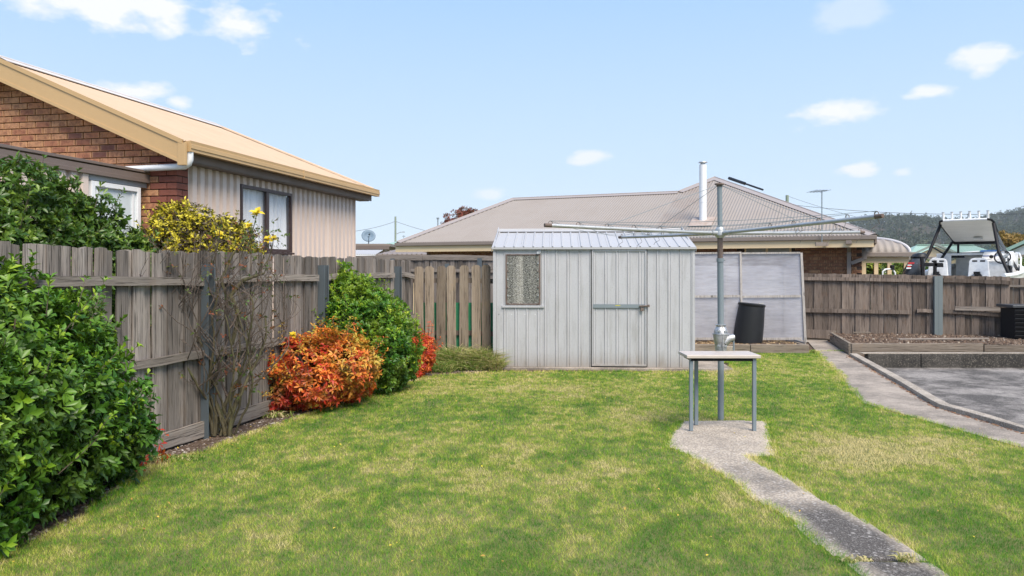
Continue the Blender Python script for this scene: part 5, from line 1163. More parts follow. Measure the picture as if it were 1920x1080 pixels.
# ---------------------------------------------------------------- foliage
def unit(v): return v / (np.linalg.norm(v, axis=-1, keepdims=True) + 1e-9)
def leaves(base, axis, k, L, Wd, open_=.9, rg=None, droop=.15, per_rnd=None, jit=.25):
    """whorls of k folded leaves round each axis. returns verts, tris, rnd"""
    rg = rg or rng; n = len(base); base = np.repeat(base, k, 0); ax = unit(np.repeat(axis, k, 0)); m_ = n * k
    ref = unit(np.cross(ax, rg.normal(size=(n, 3)).repeat(k, 0))); bi = np.cross(ax, ref)
    t = (np.tile(np.arange(k), n) * (2 * np.pi / k) + rg.uniform(-.5, .5, m_))[:, None]
    rad = ref * np.cos(t) + bi * np.sin(t); op = open_ * rg.uniform(.6, 1.3, m_)[:, None]
    d = unit(ax * np.cos(op) + rad * np.sin(op) + rg.normal(0, jit * .5, (m_, 3))); d[:, 2] -= droop * rg.uniform(0, 1, m_); d = unit(d)
    side = unit(np.cross(d, ax + .01)); nr = np.cross(side, d)
    l = (L * rg.uniform(.65, 1.2, m_))[:, None]; w = (Wd * rg.uniform(.75, 1.15, m_))[:, None]
    b = base + ax * (rg.uniform(-.3, .3, m_)[:, None] * L)
    mid = b + d * l * .58; fold = nr * w * .22
    V = np.stack([b, mid + side * w * .5 + fold, mid - fold * .2, mid - side * w * .5 + fold, b + d * l - nr * l * .12], 1)
    V = V.reshape(-1, 3); i = np.arange(m_)[:, None] * 5
    T = np.concatenate([i + [0, 2, 1], i + [0, 3, 2], i + [1, 2, 4], i + [2, 3, 4]], 1).reshape(-1, 3)
    r = rg.uniform(0, 1, n).repeat(k) * .7 + rg.uniform(0, 1, m_) * .3 if per_rnd is None else np.clip(np.repeat(per_rnd, k) + rg.uniform(-.12, .12, m_), 0, 1)
    return V, T, np.repeat(r, 5)
def lobes_points(lobes, n, rg, inner=.68, zmin=.02, cone=None, bumps=.10, clump=.6):
    """points in the outer shell of a union of ellipsoids (cx,cy,cz,rx,ry,rz[,weight])"""
    Lb = np.array([l[:6] for l in lobes]); c, r = Lb[:, :3], Lb[:, 3:]; wgt = r[:, 0] * r[:, 2] + r[:, 1] * r[:, 2] + r[:, 0] * r[:, 1]; P = []; A = []; got = 0
    na = max(24, int(n / 22)); ka = rg.choice(len(c), na, p=wgt / wgt.sum()); da = unit(rg.normal(size=(na, 3))); sa = rg.uniform(inner * 1.05, 1.22, na); ar = r.mean(1)
    while got < n:
        k = rg.choice(len(c), n * 2, p=wgt / wgt.sum()); d = unit(rg.normal(size=(n * 2, 3)))
        bmp = 1 + bumps * np.sin(d[:, 0] * 7 + k) * np.sin(d[:, 2] * 8 + k * 2) + bumps * .6 * np.sin(d[:, 1] * 17 + k) * np.cos(d[:, 2] * 19)
        s = (inner + (1 - inner) * rg.uniform(0, 1, n * 2) ** .55) * bmp
        h_ = rg.integers(0, na, n * 2); cl = rg.uniform(0, 1, n * 2) < clump; k = np.where(cl, ka[h_], k); d = np.where(cl[:, None], unit(da[h_] + rg.normal(0, .15, d.shape)), d)
        s = np.where(cl, sa[h_] * rg.uniform(.88, 1.04, n * 2) - .6 * np.linalg.norm(d - da[h_], axis=1) ** 2, s)
        p = c[k] + d * r[k] * s[:, None]; q = np.min(np.linalg.norm((p[:, None, :] - c[None]) / r[None], axis=2) + np.where(np.arange(len(c))[None] == k[:, None], 9, 0), axis=1) if len(c) > 1 else np.full(len(p), 9.)
        ok = (q > inner * .95) & (p[:, 2] > zmin); p = p[ok]; a = unit(d[ok] / r[k[ok]] + [0, 0, .45 * 1.0 / r.mean()]); P.append(p); A.append(a); got += len(p)
    P = np.concatenate(P)[:n]; A = np.concatenate(A)[:n]; return P, unit(A + rg.normal(0, .35, A.shape))
def stems(name, base, tips, par, m, r0=.02, rg=None):
    rg = rg or random.Random(1); mb = MB()
    for t in tips:
        t = Vector(t); b = Vector(base) + Vector((rg.uniform(-.08, .08), rg.uniform(-.08, .08), 0)); mid = b.lerp(t, .5) + Vector((rg.uniform(-.1, .1), rg.uniform(-.1, .1), .05))
        mb.tube([b, b.lerp(mid, .5) + Vector((0, 0, .03)), mid, t], [r0, r0 * .8, r0 * .6, r0 * .25], 6)
    return mb.build(name, m, par, smooth=True)
BARK = wood('grey_brown_bark', (.22, .18, .14), (.12, .095, .075), (.06, .05, .04), 'z', .1, sc=.7)
def shrub(name, label, cat, loc, lobes, n, k, L, Wd, m, seed, group=None, sprigs=0, inner=.68, open_=.95, zmin=.02, droop=.15, nst=10, fill=0, ground=True, bumps=.1, rbias=None, shoots=0):
    rg = np.random.default_rng(seed); o = empty(name, loc, 0, label, cat, group); lo = np.array([*loc])
    lw = [(a - lo[0], b - lo[1], c - lo[2], *r) for a, b, c, *r in lobes]
    P, A = lobes_points(lw, n, rg, inner, zmin, bumps=bumps)
    if sprigs:   # nearest clusters facing the viewer as separate pieces
        vis = (P + lo); view = unit(np.array([0, 0, EYE]) - vis); face = (A * view).sum(1)
        outer = np.max([1 - 0 * P[:, 0]], axis=0)
        score = face - .15 * np.linalg.norm(vis, axis=1) + rg.uniform(0, .5, len(P)); idx = np.argsort(-score)[:sprigs]
        protos = []
        for q in range(8):
            V, T, r_ = leaves(np.zeros((1, 3)), np.array([[0, 0, 1.]]), k + 1, L * 1.05, Wd * 1.05, open_, rg, droop * .3)
            V2, T2, r2_ = leaves(np.array([[0, 0, -L * .55]]), np.array([[0, 0, 1.]]), k - 1, L * .95, Wd, open_ * 1.35, rg, droop * .5)
            me_o = npmesh('leaf_sprig', np.concatenate([V, V2]), np.concatenate([T, T2 + len(V)]), m, None, {'rnd': np.concatenate([r_, r2_])}, smooth=True); protos.append(me_o.data); bpy.data.objects.remove(me_o)
        for i in idx:
            s = bpy.data.objects.new('leaf_sprig', protos[int(rg.integers(8))]); col.objects.link(s); s.parent = o; s.location = P[i] + A[i] * .03
            s.rotation_mode = 'QUATERNION'; s.rotation_quaternion = Vector(A[i]).to_track_quat('Z', 'Y') @ Matrix.Rotation(rg.uniform(0, 6.28), 4, 'Z').to_quaternion(); z = rg.uniform(.85, 1.2); s.scale = (z, z, z)
        keep = np.ones(len(P), bool); keep[idx] = False; P, A = P[keep], A[keep]
    pr = None
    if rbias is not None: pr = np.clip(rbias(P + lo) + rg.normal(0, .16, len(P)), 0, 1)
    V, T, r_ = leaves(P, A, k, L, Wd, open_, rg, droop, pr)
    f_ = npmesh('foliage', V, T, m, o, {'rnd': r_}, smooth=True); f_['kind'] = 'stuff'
    if shoots:
        Q, B = lobes_points(lw, shoots, rg, .96, max(zmin, .25), bumps=.05, clump=0.0); sm = MB(); cp, ca = [], []
        for q, b in zip(Q, B):
            b = unit(b * [1, 1, .6] + [0, 0, .55 + rg.uniform(0, .5)]); ln = L * rg.uniform(1.6, 4.2); sm.tube([Vector(q - b * .08), Vector(q + b * ln * .5), Vector(q + b * ln + [0, 0, .01])], [.004, .003, .0018], 5)
            for f in np.arange(.15, 1.01, .28): cp.append(q + b * ln * f); ca.append(b)
        V, T, r_ = leaves(np.array(cp), np.array(ca), 4, L * .82, Wd * .85, open_ * .9, rg, droop * .6, np.clip(rg.uniform(.45, 1.0, len(cp)), 0, 1))
        y_ = npmesh('young_shoots', V, T, m, o, {'rnd': r_}, smooth=True); y_['kind'] = 'stuff'; sm.build('shoot_stem', BARK, o, smooth=True)['kind'] = 'stuff'
        P2, A2 = lobes_points(lw, int(n * .09), rg, .9, zmin, bumps=bumps * 1.2)
        V, T, r_ = leaves(P2, A2, k, L * .55, Wd * .55, open_ * .8, rg, droop * .4, np.clip(rg.uniform(.55, 1.0, len(P2)), 0, 1))
        y_ = npmesh('small_leaves', V, T, m, o, {'rnd': r_}, smooth=True); y_['kind'] = 'stuff'
    if nst: stems('stem', (0, 0, 0), [Vector(P[i]) * .93 for i in rg.choice(len(P), nst)], o, BARK, .018)
    return o
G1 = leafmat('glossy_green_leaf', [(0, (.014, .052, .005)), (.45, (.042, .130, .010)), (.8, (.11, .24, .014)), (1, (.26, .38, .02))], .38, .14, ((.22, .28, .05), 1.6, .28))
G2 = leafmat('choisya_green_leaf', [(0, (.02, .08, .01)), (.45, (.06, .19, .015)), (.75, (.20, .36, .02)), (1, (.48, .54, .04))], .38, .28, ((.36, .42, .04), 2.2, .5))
G3 = leafmat('viburnum_leaf', [(0, (.02, .06, .008)), (.6, (.07, .14, .018)), (.9, (.16, .25, .03)), (1, (.24, .33, .05))], .34, .18)
YB = leafmat('variegated_yellow_leaf', [(0, (.035, .018, .015)), (.40, (.06, .04, .02)), (.48, (.30, .26, .02)), (.72, (.62, .52, .03)), (1, (.85, .74, .10))], .45, .22)
RD = leafmat('nandina_leaf', [(0, (.36, .012, .014)), (.3, (.56, .04, .018)), (.55, (.74, .17, .025)), (.8, (.86, .40, .06)), (1, (.55, .42, .06))], .4, .25, ((.10, .22, .03), 4.5, .5))
RD2 = leafmat('nandina_red_leaf', [(0, (.36, .012, .012)), (.5, (.56, .05, .02)), (1, (.8, .26, .04))], .4, .25)
# big bush at lower left
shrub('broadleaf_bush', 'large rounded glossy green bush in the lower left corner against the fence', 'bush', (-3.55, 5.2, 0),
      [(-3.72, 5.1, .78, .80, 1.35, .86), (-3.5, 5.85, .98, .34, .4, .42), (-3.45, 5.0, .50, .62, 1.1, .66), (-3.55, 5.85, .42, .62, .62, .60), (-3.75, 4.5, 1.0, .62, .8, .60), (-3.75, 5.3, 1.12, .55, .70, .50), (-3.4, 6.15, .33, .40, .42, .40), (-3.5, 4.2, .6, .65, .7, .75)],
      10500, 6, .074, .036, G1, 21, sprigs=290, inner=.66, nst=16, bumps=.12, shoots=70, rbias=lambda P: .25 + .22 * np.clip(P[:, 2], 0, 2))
shrub('red_leaved_seedling', 'small red leaved plant at the foot of the large green bush', 'plant', (-3.1, 6.35, 0), [(-3.12, 6.35, .18, .2, .22, .24), (-3.22, 6.1, .10, .2, .2, .15)], 110, 4, .07, .02, RD2, 5, open_=1.5, droop=.9, nst=4)
# second green bush by the fence
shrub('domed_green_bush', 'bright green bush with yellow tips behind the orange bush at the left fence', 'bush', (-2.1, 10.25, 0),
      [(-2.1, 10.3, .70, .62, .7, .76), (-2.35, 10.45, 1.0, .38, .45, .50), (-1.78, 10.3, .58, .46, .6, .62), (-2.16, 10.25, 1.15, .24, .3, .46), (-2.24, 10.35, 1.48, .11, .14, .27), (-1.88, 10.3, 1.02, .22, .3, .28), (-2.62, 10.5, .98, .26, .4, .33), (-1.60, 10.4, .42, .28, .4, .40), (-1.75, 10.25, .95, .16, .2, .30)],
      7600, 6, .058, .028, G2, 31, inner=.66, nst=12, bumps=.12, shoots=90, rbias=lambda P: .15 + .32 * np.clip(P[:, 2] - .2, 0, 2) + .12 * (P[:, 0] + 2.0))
# orange red nandinas
shrub('orange_red_nandina', 'large mounded orange and red leaved bush in front of the left fence', 'bush', (-2.35, 9.2, 0),
      [(-2.40, 9.15, .48, .58, .55, .40), (-2.70, 9.15, .36, .40, .5, .34), (-2.08, 9.2, .50, .42, .5, .34), (-2.75, 8.95, .2, .34, .34, .24), (-1.98, 9.3, .36, .26, .4, .28), (-2.3, 8.85, .30, .35, .3, .26)],
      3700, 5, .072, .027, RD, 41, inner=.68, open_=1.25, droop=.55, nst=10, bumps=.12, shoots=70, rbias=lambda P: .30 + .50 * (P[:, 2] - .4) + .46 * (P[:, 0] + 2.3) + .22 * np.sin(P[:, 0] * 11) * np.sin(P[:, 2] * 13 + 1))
shrub('small_red_nandina', 'small red leaved bush peeking out right of the bright green bush', 'bush', (-1.42, 11.85, 0),
      [(-1.40, 11.9, .40, .20, .3, .23), (-1.43, 11.8, .24, .20, .3, .20), (-1.52, 11.6, .11, .18, .2, .12)], 1200, 5, .06, .022, RD2, 43, inner=.6, open_=1.25, droop=.6, nst=5, zmin=.05, shoots=24)
# hedge and yellow bush beyond the fence
shrub('dark_green_hedge', 'tall dark green shrub over the left fence hiding the porch', 'shrub', (-4.5, 7.2, 0),
      [(-4.50, 6.9, 1.70, .60, .8, .84), (-4.75, 6.6, 1.95, .5, .6, .52), (-4.2, 7.3, 1.6, .38, .55, .74), (-3.98, 7.6, 1.4, .30, .5, .66), (-4.35, 7.05, 2.05, .26, .32, .30), (-4.9, 6.7, 1.2, .6, .8, 1.1), (-3.82, 7.9, 1.25, .24, .4, .55)],
      7800, 7, .078, .036, G3, 51, inner=.7, nst=14, zmin=.9, bumps=.12, shoots=80)
shrub('yellow_variegated_bush', 'yellow and dark leaved bush over the fence below the ribbed wall window', 'bush', (-3.55, 9.35, 0),
      [(-3.85, 9.1, 1.75, .50, .40, .60), (-3.5, 9.2, 1.68, .36, .36, .62), (-4.0, 9.0, 1.85, .36, .34, .48), (-3.36, 9.35, 1.50, .26, .28, .62), (-4.1, 9.0, 1.5, .3, .3, .8)],
      5200, 5, .06, .026, YB, 61, inner=.72, nst=10, zmin=1.0, bumps=.1, shoots=45)
# tufts of long grass by the shed
LG = leafmat('long_grass_blade', [(0, (.09, .19, .03)), (.5, (.24, .33, .06)), (.8, (.50, .44, .17)), (1, (.64, .54, .30))], .7, .3)
def grass_clump(name, label, cx_, cy_, rx, ry, n, h, seed, kind=None, m=LG, bias=0):
    rg = np.random.default_rng(seed); a = rg.uniform(0, 6.28, n); q = np.sqrt(rg.uniform(0, 1, n)); b = np.column_stack([cx_ + rx * q * np.cos(a), cy_ + ry * q * np.sin(a), np.zeros(n)])
    d = unit(np.column_stack([rg.normal(0, .55, n), rg.normal(0, .55, n), np.ones(n)])); l = (h * rg.uniform(.4, 1.15, n) * (1.1 - .4 * q))[:, None]; s = unit(np.cross(d, rg.normal(size=(n, 3)))) * .0050
    out = unit(d * [1, 1, 0] + 1e-3); mid = b + d * l * .6; tip = b + d * l * .8 + out * l * .38 - [0, 0, .02]
    V = np.stack([b - s, b + s, mid - s * .8, mid + s * .8, tip], 1).reshape(-1, 3); i = np.arange(n)[:, None] * 5
    T = np.concatenate([i + [0, 1, 3], i + [0, 3, 2], i + [2, 3, 4]], 1).reshape(-1, 3); r_ = np.clip(rg.uniform(0, 1, n) + bias, 0, 1)
    o = npmesh(name, V, T, m, None, {'rnd': r_.repeat(5)}); tag(o, label, 'weeds' if not kind else None, kind=kind); return o
gc = MB()
for k_, (px, py, rx, ry, n_, h_, b_) in enumerate(((850, 690, .44, .20, 2600, .52, .08), (905, 691, .30, .20, 2000, .52, .25), (878, 694, .4, .16, 1500, .3, 0), (925, 694, .16, .14, 900, .34, .3), (825, 697, .25, .2, 900, .25, -.1))):
    x, y = gp(px, py); grass_clump('long_grass', 'rough long grass growing along the foot of the wide palings', x, y + .12, rx, ry, n_, h_, 70 + k_, 'stuff', bias=b_)
x, y = gp(1372, 675); grass_clump('grass_tuft', 'small green grass tuft against the right corner of the shed', x - .12, y, .1, .1, 160, .17, 90)
x, y = gp(1523, 662); grass_clump('grass_tuft', 'small grass tuft at the right end of the growing bed sleeper', x + .01, y, .05, .06, 90, .12, 91)
x, y = gp(540, 787); grass_clump('grass_tuft', 'low straggly weeds between the rose and the orange bush', x - .35, y + .2, .35, .12, 260, .12, 92, bias=.2)
x, y = gp(465, 775); grass_clump('grass_tuft', 'small green weed in the mulch right of the rose stems', x, y, .12, .1, 120, .2, 93, bias=-.3)
x, y = gp(300, 860); grass_clump('grass_tuft', 'ragged turf tuft at the bed edge right of the large bush', x + .1, y - .02, .3, .1, 420, .07, 94)
x, y = gp(1700, 1055); grass_clump('grass_tuft', 'dry straw tuft growing in the joint of the garden path', x, y, .05, .03, 90, .10, 95, bias=.5)
x, y = gp(1605, 1053); grass_clump('grass_tuft', 'dry straw tuft at the left edge of the path joint', x, y, .09, .03, 120, .06, 96, bias=.5)
x, y = gp(1825, 655); grass_clump('grass_tuft', 'pale weeds at the back of the raised bed by the brown fence', at(1830, 16.5)[0], 16.5, .5, .1, 200, .2, 97, bias=.1)

# ---------------------------------------------------------------- rose bush
RS = empty('rose_bush', (*at(416, 7.62)[:2], 0), 0, 'tall bare rose bush with thorny stems and a few yellow blooms by the post', 'rose bush')
rr_ = random.Random(12); tubes = MB(); twigs = MB(); tips = []
def branch(p, d, L, r, depth, mbx):
    n = max(3, int(L / .07)); pts = [p.copy()]; rad = [r]; q = p.copy(); dd = d.normalized()
    for i in range(n):
        if depth and (q.x < -.62 or q.x > .68 or q.z > 2.02): break
        dd = (dd + Vector((rr_.uniform(-.22, .22), rr_.uniform(-.16, .16), rr_.uniform(-.08, .16)))).normalized()
        if q.x > .42: dd = (dd + Vector((-.22, 0, .1))).normalized()
        if q.x < -.32: dd = (dd + Vector((.22, 0, .1))).normalized()
        q = q + dd * (L / n); q.y = min(q.y, RSY + (q.x - 0) * 3.9 + .25) if False else q.y; pts.append(q.copy()); rad.append(r * (1 - .5 * (i + 1) / n))
        if depth < 4 and L > .1 and i > n * .25 and rr_.random() < (.40 if depth else .34):
            a = rr_.uniform(0, 6.28); sdir = (dd * .6 + Vector((math.cos(a) * .9, math.sin(a) * .45, rr_.uniform(-.1, .5)))).normalized()
            branch(q, sdir, L * rr_.uniform(.35, .6), max(.0028, rad[-1] * .68), depth + 1, twigs)
    (tubes if depth == 0 else twigs).tube(pts, rad, 7 if depth == 0 else 5, True); tips.append((q, dd, depth))
for tx, tz, L_, r_ in ((-.42, .9, 1.1, .010), (-.6, 1.1, 1.0, .011), (.05, 1.3, 1.5, .016), (.62, 1.5, 1.3, .013), (.33, 1.6, 1.7, .013), (-.12, 1.6, 1.55, .013), (.18, 1.6, 1.35, .015), (-.25, 1.5, 1.15, .016), (-.02, 1.5, 1.25, .020), (.12, 1.6, 1.45, .019), (.3, 1.6, 1.5, .016), (.5, 1.7, 1.25, .013), (.02, 1.4, .9, .024), (.42, 1.6, 1.6, .014), (.2, 1.2, 1.2, .014), (-.1, 1.4, 1.3, .012)):
    b0 = Vector((rr_.uniform(-.1, .12), rr_.uniform(-.05, .05), 0)); branch(b0, Vector((tx * .38, rr_.uniform(-.12, .08), 1)), L_ * 1.0, r_, 0, tubes)
for _ in range(15):
    branch(Vector((rr_.uniform(-.15, .38), rr_.uniform(-.06, .04), rr_.uniform(1.0, 1.62))), Vector((rr_.uniform(-.7, .7), rr_.uniform(-.3, .2), rr_.uniform(.2, 1))), rr_.uniform(.3, .62), .0065, 1, twigs)
STEMG = wood('mossy_rose_stem', (.16, .14, .08), (.085, .075, .04), (.05, .04, .03), 'z', .1, sc=.7, warm=(.16, .2, .06), warmk=.6)
tubes.build('main_stem', STEMG, RS, smooth=True); o = twigs.build('twigs', wood('bare_grey_twig', (.19, .15, .125), (.10, .078, .062), (.06, .045, .038), 'z', .1), RS, smooth=True); o['kind'] = 'stuff'
# old gnarled crossing limbs at shoulder height
mb = MB(); mb.tube([(.1, 0, .9), (.18, -.02, 1.2), (.1, -.03, 1.4), (.22, -.02, 1.55), (.42, 0, 1.62)], [.02, .022, .024, .02, .010], 8)
mb.tube([(-.05, 0, .5), (-.2, -.02, 1.0), (-.36, -.03, 1.2), (-.5, -.03, 1.42), (-.56, -.02, 1.66)], [.016, .013, .011, .008, .004], 7)
mb.tube([(.08, 0, 1.3), (.0, -.02, 1.55), (.12, -.04, 1.8), (.24, -.03, 1.95), (.30, 0, 2.05)], [.016, .014, .011, .008, .005], 7); mb.build('main_stem', STEMG, RS, smooth=True)
tp = np.array([list(t[0]) for t in tips if t[0].z > .3]); td = np.array([list(t[1]) for t in tips if t[0].z > .3]); rg = np.random.default_rng(5)
sel = rg.choice(len(tp), min(len(tp), 230), replace=False)
upx = np.where(tp[sel][:, 2] > 1.7, 1, 0)
extra = np.column_stack([rg.normal(.33, .2, 60), rg.normal(0, .06, 60), rg.normal(1.95, .12, 60)]); extra2 = np.column_stack([rg.normal(.1, .2, 50), rg.normal(-.02, .08, 50), rg.normal(.62, .12, 50)])
bp_ = np.concatenate([tp[sel], extra, extra2]); bd = np.concatenate([td[sel], unit(rg.normal(size=(110, 3)) + [0, 0, .5])])
V, T, r_ = leaves(bp_, bd, 3, .042, .024, 1.0, rg, .3)
RL3 = leafmat('rose_leaf', [(0, (.18, .03, .02)), (.35, (.22, .08, .03)), (.5, (.10, .12, .03)), (1, (.07, .14, .03))], .5, .25)
o = npmesh('leaves', V, T, RL3, RS, {'rnd': r_}, smooth=True); o['kind'] = 'stuff'
YR = leafmat('yellow_rose_petal', [(0, (.85, .60, .02)), (1, (.95, .84, .12))], .6, .35)
def bloom(p, s, par, name='bloom'):
    rg = np.random.default_rng(int(abs(p[0]) * 1000)); V_, T_, R_ = [], [], []; off = 0
    for k, (op, ll) in enumerate(((.25, .5), (.55, .7), (.95, .95), (1.35, 1.05))):
        V, T, r_ = leaves(np.zeros((1, 3)), np.array([[.1, -.5, .8]]), 5 + k, s * ll, s * .75, op, rg, .05); V_.append(V); T_.append(T + off); R_.append(r_); off += len(V)
    return npmesh(name, np.concatenate(V_) , np.concatenate(T_), YR, par, {'rnd': np.concatenate(R_)}, smooth=True, loc=tuple(p))
def rl(px, py, D=7.6): return Vector(at(px, D, py)) - RS.location
for px, py, s in ((481, 402, .075), (467, 424, .05), (413, 441, .05), (502, 449, .048), (513, 448, .04)):
    p = rl(px, py); bloom(p, s, RS)
    mb = MB(); mb.tube([p, p + Vector((-.03, .01, -.12)), p + Vector((-.1, .02, -.35))], [.004, .004, .006], 5); mb.build('bloom_stem', STEMG, RS, smooth=True)
b2 = Vector(at(549, 628, 628)) if False else Vector(at(549, 8.75, 629)); YF = bloom(b2, .05, None, 'yellow_rose'); tag(YF, 'single yellow rose resting on top of the orange and red bush', 'flower')

# far shrubs and trees
FARL = leafmat('sunny_shrub_leaf', [(0, (.05, .11, .02)), (.5, (.16, .24, .04)), (.85, (.36, .38, .05)), (1, (.6, .5, .06))], .5, .25)
shrub('garden_shrub', 'leafy yellow green shrub seen between the verandah posts', 'shrub', (X(1650, 26), 26, 0), [(X(1640, 26), 26, 1.5, .9, .7, .85), (X(1675, 26), 26.5, 1.3, .8, .7, .95), (X(1620, 26), 26, 1.2, .6, .7, .9)], 2400, 5, .12, .06, FARL, 81, nst=6, inner=.5)
shrub('garden_shrub', 'dark green shrub between the outboard motor and the sage roof', 'shrub', (X(1720, 27), 27, 0), [(X(1700, 27), 27, 1.0, .8, .7, .9), (X(1745, 27), 27, 1.1, .8, .7, .85)], 1500, 5, .12, .06, G3, 82, nst=6, inner=.5)
shrub('garden_shrub', 'green flowering shrub at the far right edge behind the boat', 'shrub', (X(1915, 28), 28, 0), [(X(1918, 28), 28, 1.0, .6, .7, 1.1), (X(1950, 28), 28, 1.3, .8, .7, .9)], 1500, 5, .12, .06, FARL, 83, nst=6, inner=.5)
def tree(name, label, px, D, pt, w, m, seed, n=1800, L=.3, tr=.12):
    x = X(px, D); z = Zp(pt, D); r_ = random.Random(seed); h = z; o = empty(name, (x, D, 0), 0, label, 'tree'); rg = np.random.default_rng(seed)
    mb = MB(); mb.tube([(0, 0, -.3), (.05, 0, h * .3), (0, 0, h * .55), (.02, 0, h * .8)], [tr, tr * .8, tr * .5, tr * .2], 8)
    lb = []
    for i in range(7):
        a = r_.uniform(0, 6.28); q = Vector((math.cos(a) * w * .30 * r_.uniform(.3, 1), math.sin(a) * w * .3, h * r_.uniform(.55, .86))); mb.tube([(0, 0, h * .38), (q.x * .5, q.y * .5, q.z * .8), tuple(q)], [tr * .45, tr * .3, tr * .1], 6); lb.append((q.x, q.y, q.z, w * .24 * r_.uniform(.7, 1.2), w * .24, h * .13 * r_.uniform(.8, 1.2)))
    mb.build('trunk', BARK, o, smooth=True); P, A = lobes_points(lb, n, rg, .35, .3); P[:, 2] = np.minimum(P[:, 2], h)
    V, T, q_ = leaves(P, A, 4, L, L * .5, 1.1, rg, .2); f_ = npmesh('crown', V, T, m, o, {'rnd': q_}); f_['kind'] = 'stuff'; return o
DR = leafmat('dark_red_leaf', [(0, (.09, .02, .02)), (.6, (.22, .05, .035)), (1, (.38, .12, .05))], .5, .2)
AU = leafmat('autumn_yellow_leaf', [(0, (.16, .11, .03)), (.6, (.34, .2, .05)), (1, (.42, .3, .08))], .5, .2)
EU = leafmat('eucalypt_leaf', [(0, (.02, .032, .018)), (.6, (.045, .062, .032)), (1, (.09, .11, .06))], .6, .15)
tree('red_leaved_tree', 'dark red leaved tree rising behind the left end of the long roof', 860, 45, 378, 3.0, DR, 3, n=2600, L=.13)
tree('autumn_tree', 'orange brown tree above the mint gable at the right edge', 1888, 56, 432, 3.2, AU, 5, n=1500, L=.25)

# ---------------------------------------------------------------- hills and their bush cover
def ridge(px):
    return float(np.interp(px, [1100, 1350, 1500, 1600, 1640, 1690, 1745, 1800, 1850, 1900, 1960, 2100, 2400, 3200], [503, 480, 452, 428, 420, 416, 413, 414, 412, 408, 404, 396, 385, 400]))
hd = 1000.0; nx, ny = 160, 26; V = []
for j in range(ny):
    f = j / (ny - 1)
    for i in range(nx):
        px = 1050 + 2200 * i / (nx - 1); D = 520 + (hd - 520) * f; zt_ = (HY - ridge(px)) / F * hd
        z = zt_ * (f ** .75) + 5 * math.sin(px * .021 + f * 5) * f + 3 * math.sin(px * .05 - f * 9) * f * (1 - f) * 2; V.append((X(px, hd) * (.62 + .38 * f), D, z - 1))
V += [(v[0] * 1.3, hd + 400, -5) for v in V[-nx:]]
ids = np.arange((ny + 1) * nx).reshape(ny + 1, nx); fa = np.stack([ids[:-1, :-1].ravel(), ids[:-1, 1:].ravel(), ids[1:, 1:].ravel(), ids[1:, :-1].ravel()], 1)
HM = Mat('dry_bush_hillside'); a_ = HM.noise(.03, 6, .7, 'World'); b_ = HM.noise(.2, 4, .7, 'World'); HM.base(HM.mix(a_, HM.mix(b_, (.035, .042, .024), (.06, .062, .038)), (.10, .075, .055))).rough(.95).spec(.1)
V = np.array(V); tag(npmesh('hills', V, fa, HM.m, None, smooth=True), 'long wooded hill fading blue on the right horizon', kind='structure')
rg = np.random.default_rng(9); nt_ = 5200; u = rg.uniform(0, 1, nt_) ** .8; i = rg.uniform(.15, 1, nt_) * (nx - 1); v = 1 - (rg.uniform(0, 1, nt_) ** 1.5); v[:700] = rg.uniform(.93, 1.0, 700)
def hz_(i, v):
    a = i.astype(int).clip(0, nx - 2); b = (v * (ny - 1)).astype(int).clip(0, ny - 2); fi = (i - a)[:, None]; fj = (v * (ny - 1) - b)[:, None]; g = V[:ny * nx].reshape(ny, nx, 3)
    return (g[b, a] * (1 - fi) + g[b, a + 1] * fi) * (1 - fj) + (g[b + 1, a] * (1 - fi) + g[b + 1, a + 1] * fi) * fj
base = hz_(i, v); hgt = rg.uniform(5, 11, nt_); hgt[:700] *= rg.uniform(.7, 1.25, 700)
kk = 12; P = np.repeat(base, kk, 0) + rg.normal(0, 1, (nt_ * kk, 3)) * np.repeat(np.column_stack([hgt * .26, hgt * .26, hgt * .16]), kk, 0) + np.repeat(np.column_stack([0 * hgt, 0 * hgt, hgt * .72]), kk, 0)
Vt, Tt, rt = leaves(P, unit(rg.normal(size=P.shape) + [0, -.3, .6]), 4, 1.9, 1.4, 1.1, rg, .1)
# trunks
tv = []; b4 = np.repeat(base, 4, 0).reshape(-1, 4, 3).copy(); b4[:, 0, 0] -= .25; b4[:, 1, 0] += .25; b4[:, 2, 0] += .15; b4[:, 3, 0] -= .15; b4[:, 2:, 2] += hgt[:, None] * .7; b4[:, :2, 2] -= 1
q4 = (np.arange(nt_)[:, None] * 4); tq = np.concatenate([q4 + [0, 1, 2], q4 + [0, 2, 3]], 1).reshape(-1, 3)
o = npmesh('hillside_wood', np.concatenate([Vt, b4.reshape(-1, 3)]), np.concatenate([Tt, tq + len(Vt)]), EU, None, {'rnd': np.concatenate([rt, np.zeros(nt_ * 4)])}); tag(o, 'far eucalypt forest covering the hill', kind='stuff')

# ---------------------------------------------------------------- lawn blades
LP = np.array(LAWN); rg = np.random.default_rng(2)
def vnoise(P, s, seed):
    r_ = np.random.default_rng(seed); G = r_.uniform(0, 1, (256, 256)); q = P / s + 64; i = np.floor(q).astype(int); f = q - i; f = f * f * (3 - 2 * f)
    g = lambda a, b: G[(i[:, 0] + a) % 256, (i[:, 1] + b) % 256]
    return (g(0, 0) * (1 - f[:, 0]) + g(1, 0) * f[:, 0]) * (1 - f[:, 1]) + (g(0, 1) * (1 - f[:, 0]) + g(1, 1) * f[:, 0]) * f[:, 1]
def scatter(n):
    """denser near the camera"""
    D = 3.1 * (15.4 / 3.1) ** rg.uniform(0, 1, n); Xs = rg.uniform(-4, 8.6, n); return np.column_stack([Xs, D])
NB = 1420000
Q = scatter(int(NB * 1.0)); k_ = rg.uniform(0, 1, len(Q)) < np.clip(5.5 / Q[:, 1], 0, 1) ** .35
vis = (np.abs(Q[:, 0]) < Q[:, 1] * .78 + .9); Q = Q[k_ & vis]
